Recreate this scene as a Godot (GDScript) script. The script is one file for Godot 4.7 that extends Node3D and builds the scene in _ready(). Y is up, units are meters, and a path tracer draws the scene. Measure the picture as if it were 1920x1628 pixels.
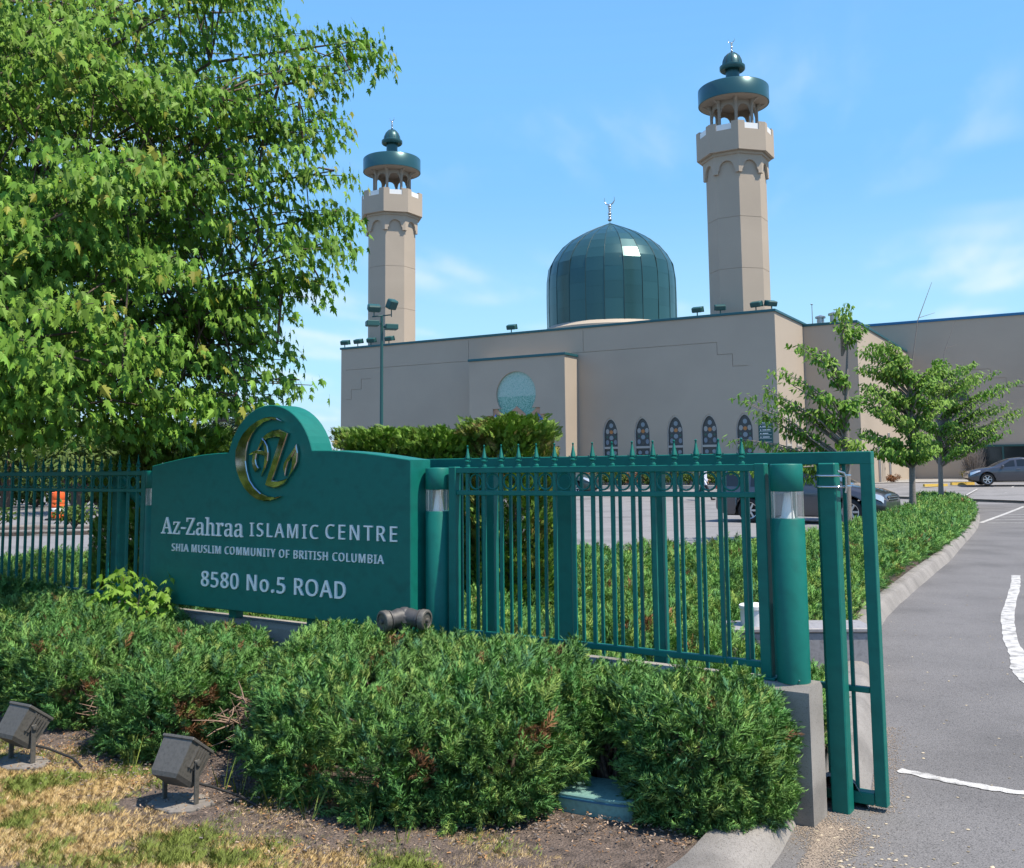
extends Node3D
# Street corner of a place of worship: green fence and name sign, juniper bed, parking lot, hall with dome and two minarets.

const FO := Vector3(1.397, 0.0, -4.827)          # front corner of the low wall under the fence
const FA := deg_to_rad(-34.8)                    # the fence line
const BO := Vector3(14.818, 0.0, -55.0)          # near corner of the hall
const BA := deg_to_rad(-30.3)
const SUN := Vector3(0.418, 0.883, 0.214)
const LAWN := 0.07

var rng := RandomNumberGenerator.new()
var M := {}

class MB:
	var v := PackedVector3Array()
	var n := PackedVector3Array()
	var uv := PackedVector2Array()
	var col := PackedColorArray()
	var tint := Color(1, 1, 1)
	var use_col := false
	func t3(a: Vector3, b: Vector3, c: Vector3, na: Vector3, nb: Vector3, nc: Vector3, ua := Vector2.ZERO, ub := Vector2.ZERO, uc := Vector2.ZERO) -> void:
		var g := (b - a).cross(c - a)
		if g.dot(na + nb + nc) > 0.0:
			v.append(a); v.append(c); v.append(b)
			n.append(na); n.append(nc); n.append(nb)
			uv.append(ua); uv.append(uc); uv.append(ub)
		else:
			v.append(a); v.append(b); v.append(c)
			n.append(na); n.append(nb); n.append(nc)
			uv.append(ua); uv.append(ub); uv.append(uc)
		if use_col:
			col.append(tint); col.append(tint); col.append(tint)
	func quad(a: Vector3, b: Vector3, c: Vector3, d: Vector3, nn: Vector3) -> void:
		t3(a, b, c, nn, nn, nn, Vector2(0, 1), Vector2(1, 1), Vector2(1, 0))
		t3(a, c, d, nn, nn, nn, Vector2(0, 1), Vector2(1, 0), Vector2(0, 0))
	func flat(a: Vector3, b: Vector3, c: Vector3, up: Vector3) -> void:
		var g := (b - a).cross(c - a).normalized()
		if g.dot(up) < 0.0:
			g = -g
		t3(a, b, c, g, g, g)
	func box(c: Vector3, s: Vector3, bs := Basis.IDENTITY, ch := 0.0) -> void:
		var h := s * 0.5
		var p := {}
		for sx in [-1, 1]:
			for sy in [-1, 1]:
				for sz in [-1, 1]:
					var q := []
					for i in 3:
						var e := Vector3(sx * (h.x - ch), sy * (h.y - ch), sz * (h.z - ch))
						e[i] = [sx, sy, sz][i] * h[i]
						q.append(c + bs * e)
					p[Vector3i(sx, sy, sz)] = q
		for i in 3:
			var j := (i + 1) % 3
			var k := (i + 2) % 3
			for s1 in [-1, 1]:
				var cs := []
				for jk in [[-1, -1], [1, -1], [1, 1], [-1, 1]]:
					var key := Vector3i.ZERO
					key[i] = s1; key[j] = jk[0]; key[k] = jk[1]
					cs.append(p[key][i])
				var nn := Vector3.ZERO
				nn[i] = s1
				quad(cs[0], cs[1], cs[2], cs[3], bs * nn)
			if ch > 0.0:
				for s2 in [-1, 1]:
					for s3 in [-1, 1]:
						var ka := Vector3i.ZERO
						ka[i] = -1; ka[j] = s2; ka[k] = s3
						var kb := ka
						kb[i] = 1
						var ne := Vector3.ZERO
						ne[j] = s2; ne[k] = s3
						quad(p[ka][j], p[kb][j], p[kb][k], p[ka][k], bs * ne.normalized())
		if ch > 0.0:
			for key in p:
				var nc := (bs * Vector3(key)).normalized()
				t3(p[key][0], p[key][1], p[key][2], nc, nc, nc)
	func bx(x0: float, x1: float, y0: float, y1: float, z0: float, z1: float, ch := 0.0) -> void:
		box(Vector3(x0 + x1, y0 + y1, z0 + z1) * 0.5, Vector3(absf(x1 - x0), absf(y1 - y0), absf(z1 - z0)), Basis.IDENTITY, ch)
	func tube(pts: Array, rad: Array, sides := 8, caps := true) -> void:
		var rings := []
		var nrm := []
		var prev := Vector3.ZERO
		for i in pts.size():
			var d: Vector3 = (pts[mini(i + 1, pts.size() - 1)] - pts[maxi(i - 1, 0)]).normalized()
			var a := prev
			if i == 0:
				a = Vector3.UP.cross(d) if absf(d.y) < 0.9 else Vector3.RIGHT.cross(d)
			a = (a - d * a.dot(d)).normalized()
			prev = a
			var b := d.cross(a)
			var r := []
			var nr := []
			for k in sides:
				var t := TAU * k / sides
				var w := a * cos(t) + b * sin(t)
				nr.append(w)
				r.append(pts[i] + w * rad[i])
			rings.append(r); nrm.append(nr)
		for i in pts.size() - 1:
			for k in sides:
				var l := (k + 1) % sides
				t3(rings[i][k], rings[i][l], rings[i + 1][l], nrm[i][k], nrm[i][l], nrm[i + 1][l])
				t3(rings[i][k], rings[i + 1][l], rings[i + 1][k], nrm[i][k], nrm[i + 1][l], nrm[i + 1][k])
		if caps:
			for e in [0, pts.size() - 1]:
				var dd: Vector3 = (pts[0] - pts[1]).normalized() if e == 0 else (pts[e] - pts[e - 1]).normalized()
				for k in range(1, sides - 1):
					t3(rings[e][0], rings[e][k], rings[e][k + 1], dd, dd, dd)
	func lathe(prof: Array, seg := 24, at := Vector3.ZERO, bs := Basis.IDENTITY, a0 := 0.0, a1 := TAU, sharp := 0.6) -> void:
		# prof: Vector2(radius, height), outward normal to the right of the path going up
		for i in prof.size() - 1:
			var d0: Vector2 = prof[i + 1] - prof[i]
			if d0.length() < 1e-6:
				continue
			var nn := Vector2(d0.y, -d0.x).normalized()
			var na := nn
			var nb := nn
			if i > 0:
				var dp: Vector2 = prof[i] - prof[i - 1]
				var np := Vector2(dp.y, -dp.x).normalized()
				if np.dot(nn) > sharp:
					na = (np + nn).normalized()
			if i < prof.size() - 2:
				var dn: Vector2 = prof[i + 2] - prof[i + 1]
				var nx := Vector2(dn.y, -dn.x).normalized()
				if nx.dot(nn) > sharp:
					nb = (nx + nn).normalized()
			for k in seg:
				var t0 := a0 + (a1 - a0) * k / seg
				var t1 := a0 + (a1 - a0) * (k + 1) / seg
				var c0 := Vector3(cos(t0), 0, sin(t0))
				var c1 := Vector3(cos(t1), 0, sin(t1))
				var A: Vector3 = at + bs * (c0 * prof[i].x + Vector3.UP * prof[i].y)
				var B: Vector3 = at + bs * (c1 * prof[i].x + Vector3.UP * prof[i].y)
				var C: Vector3 = at + bs * (c1 * prof[i + 1].x + Vector3.UP * prof[i + 1].y)
				var D: Vector3 = at + bs * (c0 * prof[i + 1].x + Vector3.UP * prof[i + 1].y)
				var nA := bs * (c0 * na.x + Vector3.UP * na.y)
				var nB := bs * (c1 * na.x + Vector3.UP * na.y)
				var nC := bs * (c1 * nb.x + Vector3.UP * nb.y)
				var nD := bs * (c0 * nb.x + Vector3.UP * nb.y)
				if prof[i].x > 1e-5:
					t3(A, B, C, nA, nB, nC)
				if prof[i + 1].x > 1e-5:
					t3(A, C, D, nA, nC, nD)
	func prism(poly: Array, z0: float, z1: float, xf := Transform3D.IDENTITY, bevel := 0.0) -> void:
		var pp := PackedVector2Array(poly)
		if Geometry2D.is_polygon_clockwise(pp):
			pp.reverse()
		var top := pp
		if bevel > 0.0:
			var off := Geometry2D.offset_polygon(pp, -bevel, Geometry2D.JOIN_MITER)
			if off.size() == 1 and off[0].size() == pp.size():
				var best := 0
				var bd := 1e9
				for s in pp.size():
					var e := 0.0
					for i in pp.size():
						e += (off[0][(i + s) % pp.size()] - pp[i]).length()
					if e < bd:
						bd = e; best = s
				top = PackedVector2Array()
				for i in pp.size():
					top.append(off[0][(i + best) % pp.size()])
			else:
				bevel = 0.0
		var idx := Geometry2D.triangulate_polygon(top)
		var nz := (xf.basis * Vector3(0, 0, 1)).normalized()
		for i in range(0, idx.size(), 3):
			var a := top[idx[i]]; var b := top[idx[i + 1]]; var c := top[idx[i + 2]]
			t3(xf * Vector3(a.x, a.y, z1), xf * Vector3(b.x, b.y, z1), xf * Vector3(c.x, c.y, z1), nz, nz, nz, a, b, c)
		idx = Geometry2D.triangulate_polygon(pp)
		for i in range(0, idx.size(), 3):
			var a := pp[idx[i]]; var b := pp[idx[i + 1]]; var c := pp[idx[i + 2]]
			t3(xf * Vector3(a.x, a.y, z0), xf * Vector3(b.x, b.y, z0), xf * Vector3(c.x, c.y, z0), -nz, -nz, -nz)
		for i in pp.size():
			var j := (i + 1) % pp.size()
			var e := pp[j] - pp[i]
			if e.length() < 1e-6:
				continue
			var nn := (xf.basis * Vector3(e.y, -e.x, 0)).normalized()
			var zm := z1 - bevel
			quad(xf * Vector3(pp[i].x, pp[i].y, z0), xf * Vector3(pp[j].x, pp[j].y, z0), xf * Vector3(pp[j].x, pp[j].y, zm), xf * Vector3(pp[i].x, pp[i].y, zm), nn)
			if bevel > 0.0:
				quad(xf * Vector3(pp[i].x, pp[i].y, zm), xf * Vector3(pp[j].x, pp[j].y, zm), xf * Vector3(top[j].x, top[j].y, z1), xf * Vector3(top[i].x, top[i].y, z1), (nn + nz).normalized())
	func grid(rows: Array, hint := Vector3.ZERO, sharp := false) -> void:
		# rows: arrays of points; smooth normals from differences; hint: a point inside, or zero for "up"
		var R := rows.size()
		var Cn: int = rows[0].size()
		var nr := []
		for i in R:
			var line := []
			for j in Cn:
				var du: Vector3 = rows[mini(i + 1, R - 1)][j] - rows[maxi(i - 1, 0)][j]
				var dv: Vector3 = rows[i][mini(j + 1, Cn - 1)] - rows[i][maxi(j - 1, 0)]
				var q := du.cross(dv)
				if q.length() < 1e-9:
					q = Vector3.UP
				q = q.normalized()
				var ref: Vector3 = Vector3.UP if hint == Vector3.ZERO else rows[i][j] - hint
				if q.dot(ref) < 0:
					q = -q
				line.append(q)
			nr.append(line)
		for i in R - 1:
			for j in Cn - 1:
				var a: Vector3 = rows[i][j]; var b: Vector3 = rows[i + 1][j]; var c: Vector3 = rows[i + 1][j + 1]; var d: Vector3 = rows[i][j + 1]
				t3(a, b, c, nr[i][j], nr[i + 1][j], nr[i + 1][j + 1])
				t3(a, c, d, nr[i][j], nr[i + 1][j + 1], nr[i][j + 1])
	func mesh() -> ArrayMesh:
		var arr := []
		arr.resize(Mesh.ARRAY_MAX)
		arr[Mesh.ARRAY_VERTEX] = v
		arr[Mesh.ARRAY_NORMAL] = n
		arr[Mesh.ARRAY_TEX_UV] = uv
		if use_col:
			arr[Mesh.ARRAY_COLOR] = col
		var am := ArrayMesh.new()
		am.add_surface_from_arrays(Mesh.PRIMITIVE_TRIANGLES, arr)
		return am

# ---------------------------------------------------------------- helpers
func put(called: String, what, m: Material, parent: Node = self) -> MeshInstance3D:
	var o := MeshInstance3D.new()
	o.name = called
	o.mesh = what.mesh() if what is MB else what
	o.material_override = m
	parent.add_child(o, true)
	return o

var taken := {}
func numbered(called: String) -> String:
	var k: int = taken.get(called, -1) + 1
	taken[called] = k
	return called if k == 0 else "%s_%03d" % [called, k]

func tag(o: Node, label: String, category: String, group := "", kind := "") -> Node:
	if label: o.set_meta("label", label)
	if category: o.set_meta("category", category)
	if group: o.set_meta("group", group)
	if kind: o.set_meta("kind", kind)
	return o

func thing(called: String, at: Vector3, turn: float, label: String, category: String, group := "") -> Node3D:
	var o := Node3D.new()
	o.name = numbered(called)
	add_child(o)
	o.position = at
	o.rotation.y = turn
	tag(o, label, category, group)
	return o

func copy(o: Node3D, at: Vector3, turn: float, label := "") -> Node3D:
	var c: Node3D = o.duplicate()
	var base: String = String(o.name)
	c.name = numbered(base.rstrip("0123456789").rstrip("_") if base.right(3).is_valid_int() else base)
	add_child(c)
	c.position = at
	c.rotation.y = turn
	if label: c.set_meta("label", label)
	return c

func one(called: String, what, m: Material, label: String, category: String, group := "", kind := "") -> MeshInstance3D:
	var o := put(numbered(called), what, m)
	tag(o, label, category, group, kind)
	return o

func setting(called: String, what, m: Material) -> MeshInstance3D:
	var o := put(numbered(called), what, m)
	o.set_meta("kind", "structure")
	return o

func multi(called: String, mesh: Mesh, m: Material, xs: Array, cs: Array, parent: Node, stuff := true) -> MultiMeshInstance3D:
	var mm := MultiMesh.new()
	mm.transform_format = MultiMesh.TRANSFORM_3D
	mm.use_colors = true
	mm.mesh = mesh
	mm.instance_count = xs.size()
	for i in xs.size():
		mm.set_instance_transform(i, xs[i])
		mm.set_instance_color(i, cs[i])
	var o := MultiMeshInstance3D.new()
	o.name = called
	o.multimesh = mm
	o.material_override = m
	parent.add_child(o, true)
	if stuff: o.set_meta("kind", "stuff")
	return o

func fl(x: float, y: float, z: float) -> Vector3:      # fence frame to world
	return FO + Basis(Vector3.UP, FA) * Vector3(x, y, z)
func bl(x: float, y: float, z: float) -> Vector3:      # building frame to world
	return BO + Basis(Vector3.UP, BA) * Vector3(x, y, z)
func gy(x: float, z: float) -> float:                  # height of the paved ground
	var q := Basis(Vector3.UP, -BA) * (Vector3(x, 0, z) - BO)
	var t := clampf((-q.x + 3.0) / 5.0, 0.0, 1.0)
	var bs := lerpf(-3.5, -12.0, t)
	return 0.45 * smoothstep(bs, bs + 9.0, -q.z)
func rnd(a: float, b: float) -> float:
	return rng.randf_range(a, b)
func rv() -> Vector3:
	return Vector3(rng.randfn(), rng.randfn(), rng.randfn()).normalized()
func lin(r: float, g: float, b: float) -> Color:
	return Color(r, g, b).linear_to_srgb()

func mat(c: Color, rough := 0.7, metal := 0.0, spec := 0.5) -> StandardMaterial3D:
	var m := StandardMaterial3D.new()
	m.albedo_color = Color(c.r, c.g, c.b).linear_to_srgb()
	m.roughness = rough
	m.metallic = metal
	m.metallic_specular = spec
	return m

func ntex(freq: float, ramp: Array, seed_ := 1, size := 512, oct := 5, type := FastNoiseLite.TYPE_SIMPLEX_SMOOTH) -> NoiseTexture2D:
	var f := FastNoiseLite.new()
	f.seed = seed_
	f.noise_type = type
	f.frequency = freq
	f.fractal_octaves = oct
	var t := NoiseTexture2D.new()
	t.width = size
	t.height = size
	t.seamless = true
	t.noise = f
	var g := Gradient.new()
	var offs := PackedFloat32Array()
	var cols := PackedColorArray()
	for r in ramp:
		offs.append(r[0])
		cols.append(r[1] if r[1] is Color else Color(r[1], r[1], r[1]))
	g.offsets = offs
	g.colors = cols
	t.color_ramp = g
	return t

func tri(m: StandardMaterial3D, tex: Texture2D, scale: float, detail: Texture2D = null, dscale := 0.1) -> StandardMaterial3D:
	m.albedo_texture = tex
	m.uv1_triplanar = true
	m.uv1_world_triplanar = true
	m.uv1_scale = Vector3.ONE * scale
	if detail:
		m.detail_enabled = true
		m.detail_blend_mode = BaseMaterial3D.BLEND_MODE_MUL
		m.detail_albedo = detail
		m.detail_uv_layer = BaseMaterial3D.DETAIL_UV_2
		m.uv2_triplanar = true
		m.uv2_world_triplanar = true
		m.uv2_scale = Vector3.ONE * dscale
	return m

func bump(m: StandardMaterial3D, tex: Texture2D, amount: float) -> StandardMaterial3D:
	m.heightmap_enabled = true
	m.heightmap_texture = tex
	m.heightmap_scale = amount
	return m

func speckle(size: int, base: Color, lo: float, hi: float, chips: Array, seed_: int) -> ImageTexture:
	# grains of different tone; chips: [colour, share]
	var r := RandomNumberGenerator.new()
	r.seed = seed_
	var im := Image.create(size, size, false, Image.FORMAT_RGB8)
	for y in size:
		for x in size:
			var k := r.randf_range(lo, hi)
			im.set_pixel(x, y, (Color(base.r, base.g, base.b) * k).linear_to_srgb())
	for c in chips:
		var cc: Color = c[0]
		for i in int(size * size * c[1]):
			var x := r.randi_range(0, size - 2)
			var y := r.randi_range(0, size - 2)
			var q := (cc * r.randf_range(0.75, 1.2)).linear_to_srgb()
			im.set_pixel(x, y, q)
			if r.randf() < 0.6: im.set_pixel(x + 1, y, q)
			if r.randf() < 0.6: im.set_pixel(x, y + 1, q)
			if r.randf() < 0.4: im.set_pixel(x + 1, y + 1, q)
	return ImageTexture.create_from_image(im)

func make_materials() -> void:
	var soft := ntex(0.012, [[0.0, 0.80], [0.5, 1.0], [1.0, 0.88]], 3, 512, 6)
	var blot := ntex(0.006, [[0.0, 0.72], [0.45, 0.95], [1.0, 1.0]], 8, 512, 5)
	var fine := ntex(0.12, [[0.0, 0.0], [1.0, 1.0]], 5, 512, 4)
	var grain := ntex(0.3, [[0.0, 0.0], [1.0, 1.0]], 15, 512, 3)
	M.soft = soft; M.blot = blot; M.fine = fine
	# painted steel: one green enamel, slightly chalky in patches
	M.green = tri(mat(Color(0.004, 0.155, 0.125), 0.5, 0, 0.4), ntex(0.02, [[0.0, 0.86], [0.5, 1.0], [1.0, 0.94]], 21, 256, 5), 1.3)
	M.green_far = mat(Color(0.012, 0.075, 0.075), 0.5)
	M.stucco = tri(mat(Color(0.495, 0.418, 0.338), 0.92, 0, 0.3), ntex(0.25, [[0.0, 0.90], [1.0, 1.0]], 31, 512, 3), 0.9, ntex(0.008, [[0.0, 0.93], [0.5, 1.0], [1.0, 0.96]], 33, 512, 5), 0.03)
	bump(M.stucco, grain, 0.6)
	M.flashing = mat(Color(0.02, 0.10, 0.12), 0.4, 0.2)
	M.cream = mat(Color(0.40, 0.345, 0.28), 0.8)
	M.window_frame = mat(Color(0.40, 0.385, 0.36), 0.7)
	M.white_panel = mat(Color(0.78, 0.78, 0.77), 0.5)
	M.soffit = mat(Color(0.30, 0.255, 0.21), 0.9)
	M.dome = []
	for k in 4:
		var dm: StandardMaterial3D = mat(Color(0.030, 0.100, 0.110) * [0.93, 1.0, 1.07, 0.97][k], [0.31, 0.29, 0.33, 0.30][k], 0.35)
		M.dome.append(dm)
	M.seam = mat(Color(0.015, 0.05, 0.055), 0.5)
	M.steel = mat(Color(0.6, 0.6, 0.6), 0.22, 1.0)
	M.chrome = mat(Color(0.55, 0.53, 0.5), 0.06, 1.0)
	M.letter = mat(Color(0.88, 0.88, 0.87), 0.4)
	M.concrete = tri(mat(Color(0.40, 0.375, 0.345), 0.93), speckle(256, Color(1, 1, 1), 0.82, 1.0, [[Color(0.55, 0.53, 0.5), 0.02]], 7), 2.2, blot, 0.6)
	bump(M.concrete, grain, 0.35)
	M.pad_old = tri(mat(Color(0.24, 0.22, 0.20), 0.95), soft, 2.0, blot, 0.8)
	M.kerb = tri(mat(Color(0.345, 0.325, 0.305), 0.95), speckle(256, Color(1, 1, 1), 0.72, 1.0, [[Color(0.45, 0.43, 0.42), 0.04], [Color(1.2, 1.15, 1.1), 0.03]], 9), 1.6, blot, 0.5)
	bump(M.kerb, grain, 0.6)
	M.asphalt = tri(mat(Color(0.205, 0.198, 0.198), 0.93), speckle(512, Color(1, 1, 1), 0.6, 1.0, [[Color(0.42, 0.42, 0.42), 0.05], [Color(1.9, 1.85, 1.75), 0.03]], 11), 0.62, ntex(0.01, [[0.0, 0.84], [0.4, 0.95], [0.75, 1.0], [1.0, 0.92]], 44, 512, 6), 0.11)
	bump(M.asphalt, grain, 0.5)
	M.lot = tri(mat(Color(0.255, 0.25, 0.252), 0.93), speckle(512, Color(1, 1, 1), 0.74, 1.1, [[Color(0.5, 0.5, 0.5), 0.04]], 12), 0.5, ntex(0.01, [[0.0, 0.80], [0.5, 1.0], [1.0, 0.90]], 45, 512, 6), 0.06)
	M.pad = tri(mat(Color(0.36, 0.35, 0.335), 0.93), speckle(256, Color(1, 1, 1), 0.85, 1.0, [], 13), 0.8, blot, 0.1)
	M.soil = tri(mat(Color(0.20, 0.155, 0.13), 0.98), speckle(512, Color(1, 1, 1), 0.45, 1.1, [[Color(1.7, 1.5, 1.3), 0.05], [Color(0.4, 0.36, 0.35), 0.08]], 14), 0.9, ntex(0.03, [[0.0, 0.55], [0.5, 0.95], [1.0, 1.0]], 46, 512, 6), 0.5)
	bump(M.soil, fine, 1.6)
	M.field = tri(mat(Color(0.10, 0.11, 0.05), 0.98), ntex(0.05, [[0.0, 0.6], [1.0, 1.0]], 47, 512, 5), 0.05)
	M.paint = tri(mat(Color(0.62, 0.61, 0.59), 0.85), speckle(256, Color(1, 1, 1), 0.78, 1.0, [[Color(0.45, 0.45, 0.45), 0.03]], 18), 1.6, ntex(0.02, [[0.0, 0.6], [0.5, 0.95], [1.0, 1.0]], 48, 512, 6), 0.6)
	M.yellow = tri(mat(Color(0.62, 0.42, 0.08), 0.85), soft, 1.2)
	M.bark = tri(mat(Color(0.17, 0.125, 0.10), 0.95), ntex(0.06, [[0.0, 0.55], [0.5, 0.9], [1.0, 1.15]], 51, 256, 5), 2.5)
	M.bark_grey = tri(mat(Color(0.30, 0.26, 0.235), 0.92), ntex(0.06, [[0.0, 0.5], [0.5, 0.9], [1.0, 1.1]], 52, 256, 5), 2.5)
	M.twig = mat(Color(0.24, 0.165, 0.12), 0.95)
	M.twig.vertex_color_use_as_albedo = true
	M.dead = mat(Color(1, 1, 1), 0.95)
	M.dead.vertex_color_use_as_albedo = true
	M.leaf = mat(Color(1, 1, 1), 0.55, 0, 0.32)
	M.leaf.vertex_color_use_as_albedo = true
	M.leaf.backlight_enabled = true
	M.leaf.backlight = lin(0.26, 0.40, 0.045)
	M.needle = mat(Color(1, 1, 1), 0.62, 0, 0.4)
	M.needle.vertex_color_use_as_albedo = true
	M.needle.backlight_enabled = true
	M.needle.backlight = lin(0.06, 0.11, 0.02)
	M.grass = mat(Color(1, 1, 1), 0.7, 0, 0.3)
	M.grass.vertex_color_use_as_albedo = true
	M.grass.backlight_enabled = true
	M.grass.backlight = lin(0.10, 0.09, 0.03)
	M.bronze = tri(mat(Color(0.115, 0.11, 0.10), 0.55, 0.15), ntex(0.05, [[0.0, 0.75], [0.5, 1.0], [1.0, 1.1]], 53, 256, 5), 4.0)
	M.iron = tri(mat(Color(0.075, 0.075, 0.078), 0.55, 0.2), ntex(0.05, [[0.0, 0.75], [0.5, 1.0], [1.0, 1.2]], 54, 256, 5), 4.0)
	M.black = mat(Color(0.012, 0.012, 0.013), 0.6)
	M.rubber = mat(Color(0.02, 0.02, 0.021), 0.85)
	M.lens = mat(Color(0.9, 0.92, 0.92), 0.03)
	M.lens.transparency = BaseMaterial3D.TRANSPARENCY_ALPHA
	M.lens.albedo_color.a = 0.14
	M.glass = mat(Color(0.02, 0.025, 0.03), 0.06)
	M.lead = mat(Color(0.035, 0.042, 0.05), 0.25)
	M.valve = tri(mat(Color(0.17, 0.33, 0.30), 0.6), soft, 3.0)
	M.valve_rim = mat(Color(0.03, 0.14, 0.24), 0.5)
	M.orange = mat(Color(0.85, 0.13, 0.02), 0.5)
	M.white = mat(Color(0.8, 0.8, 0.79), 0.55)
	M.grey_box = tri(mat(Color(0.30, 0.29, 0.30), 0.6), soft, 2.0)
	M.galv = mat(Color(0.45, 0.45, 0.46), 0.38, 0.9)

# ---------------------------------------------------------------- ready
func _ready() -> void:
	rng.seed = 20240517
	make_camera()
	make_sky()
	make_materials()
	make_ground()
	make_hall()
	make_minarets()
	make_wing()
	make_wall_and_sign()
	make_fences()
	make_gate()
	make_bollards()
	make_bed_things()
	make_junipers()
	make_ground_cover()
	make_cedars()
	make_maple()
	make_island_trees()
	make_far_plants()
	make_vehicles()
	make_person()
	make_lot_things()
	make_grass()

func make_camera() -> void:
	var th := atan(188.0 / 1850.0)
	var ro := -0.0102
	var fwd := Vector3(0, sin(th), -cos(th))
	var up := Vector3(0, cos(th), sin(th))
	var r2 := Vector3.RIGHT * cos(ro) + up * sin(ro)
	var u2 := -Vector3.RIGHT * sin(ro) + up * cos(ro)
	var c := Camera3D.new()
	c.name = "camera"
	c.transform = Transform3D(Basis(r2, u2, -fwd), Vector3(0, 1.7, 0))
	c.projection = Camera3D.PROJECTION_FRUSTUM
	c.near = 0.1
	c.far = 2000.0
	c.size = 0.1 * 2.0 * 814.0 / 1850.0
	c.frustum_offset = Vector2(0, -0.1 * 124.0 / 1850.0)
	add_child(c)
	c.current = true

func make_sky() -> void:
	var W := 2048
	var Hh := 1024
	var na := FastNoiseLite.new()
	na.seed = 5; na.frequency = 0.0032; na.fractal_octaves = 6
	na.domain_warp_enabled = true; na.domain_warp_amplitude = 60.0; na.domain_warp_frequency = 0.004
	var nb := FastNoiseLite.new()
	nb.seed = 9; nb.frequency = 0.0026; nb.fractal_octaves = 3
	var im := Image.create(W, Hh, false, Image.FORMAT_RGB8)
	var top := Color(0.095, 0.265, 0.68)
	var mid := Color(0.195, 0.475, 0.88)
	var low := Color(0.40, 0.70, 0.90)
	var hor := Color(0.56, 0.68, 0.80)
	im.fill(hor.linear_to_srgb())
	for y in Hh / 2:
		var el := 90.0 * (1.0 - float(y) / (Hh / 2.0))
		var base: Color
		if el < 5.0: base = hor.lerp(low, el / 5.0)
		elif el < 18.0: base = low.lerp(mid, smoothstep(4.0, 18.0, el))
		else: base = mid.lerp(top, smoothstep(16.0, 48.0, el))
		# an ice-cloud sheet seen in perspective: noise on a plane far above
		var k := 1.0 / maxf(sin(deg_to_rad(el)), 0.045)
		for x in W:
			var az := TAU * x / W
			var d := cos(deg_to_rad(el)) * k
			var p := Vector3(cos(az) * d, sin(az) * d, 0) * 150.0
			var wv := Vector2(p.x * 0.55 + p.y * 0.16, p.y * 1.9 - p.x * 0.5)
			var c := base
			var h := na.get_noise_2d(wv.x, wv.y) * 0.5 + 0.5
			var g := nb.get_noise_2d(p.x + 300.0, p.y) * 0.5 + 0.5
			var cl := smoothstep(0.44, 0.92, h) * smoothstep(0.36, 0.62, g)
			c = base.lerp(Color(0.74, 0.82, 0.92), clampf(cl * 0.8, 0.0, 0.6))
			im.set_pixel(x, y, c.linear_to_srgb())
	var sm := PanoramaSkyMaterial.new()
	sm.panorama = ImageTexture.create_from_image(im)
	var sky := Sky.new()
	sky.sky_material = sm
	var e := Environment.new()
	e.background_mode = Environment.BG_SKY
	e.sky = sky
	e.background_energy_multiplier = 0.77
	e.tonemap_mode = Environment.TONE_MAPPER_LINEAR
	e.tonemap_exposure = 1.65
	e.sdfgi_enabled = true
	e.ssao_enabled = true
	e.ssil_enabled = true
	var we := WorldEnvironment.new()
	we.name = "world"
	we.environment = e
	add_child(we)
	var s := DirectionalLight3D.new()
	s.name = "sun"
	s.light_energy = 1.35
	s.light_color = Color(1.0, 0.955, 0.88)
	s.light_angular_distance = 0.53
	s.shadow_enabled = true
	s.basis = Basis.looking_at(-SUN.normalized(), Vector3.UP)
	add_child(s)

# ---------------------------------------------------------------- ground
const RKERB := [Vector2(1.75, -5.05), Vector2(1.98, -5.66), Vector2(2.9, -8.1), Vector2(3.93, -10.76), Vector2(5.6, -13.9), Vector2(7.83, -17.9), Vector2(10.3, -22.6), Vector2(12.88, -27.6), Vector2(15.6, -33.4), Vector2(17.6, -38.2), Vector2(18.1, -40.6), Vector2(17.6, -41.8)]
const LKERB := [Vector2(-15, -16.1), Vector2(-9, -15.5), Vector2(-5, -15.4), Vector2(-1, -15.7), Vector2(1.5, -15.5), Vector2(2.6, -15.6), Vector2(3.8, -16.8), Vector2(5.2, -19.0), Vector2(6.9, -21.9), Vector2(8.9, -25.3), Vector2(10.7, -28.6), Vector2(12.5, -31.9), Vector2(14.3, -35.6), Vector2(16.2, -40.2), Vector2(16.9, -41.7), Vector2(17.6, -41.8)]

func smooth(pts: Array, per := 5) -> Array:
	var out := []
	for i in pts.size() - 1:
		var a: Vector2 = pts[maxi(i - 1, 0)]
		var b: Vector2 = pts[i]
		var c: Vector2 = pts[i + 1]
		var d: Vector2 = pts[mini(i + 2, pts.size() - 1)]
		for k in per:
			out.append(b.cubic_interpolate(c, a, d, float(k) / per))
	out.append(pts[-1])
	return out

func kerb(line: Array, side: float, prof: Array, base := 0.0) -> MB:
	# prof: Vector2(offset to the inside, height); side +1 when the inside lies to the left of the line
	var mb := MB.new()
	var rows := []
	for i in line.size():
		var a: Vector2 = line[maxi(i - 1, 0)]
		var b: Vector2 = line[mini(i + 1, line.size() - 1)]
		var d := (b - a).normalized()
		var nn := Vector2(d.y, -d.x) * side
		var row := []
		for p in prof:
			var q: Vector2 = line[i] + nn * p.x
			var wob := 0.006 * sin(q.x * 5.1 + q.y * 3.3) + 0.004 * sin(q.x * 13.0)
			row.append(Vector3(q.x + wob, base + gy(q.x, q.y) + p.y, q.y + wob))
		rows.append(row)
	mb.grid(rows)
	return mb

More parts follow.
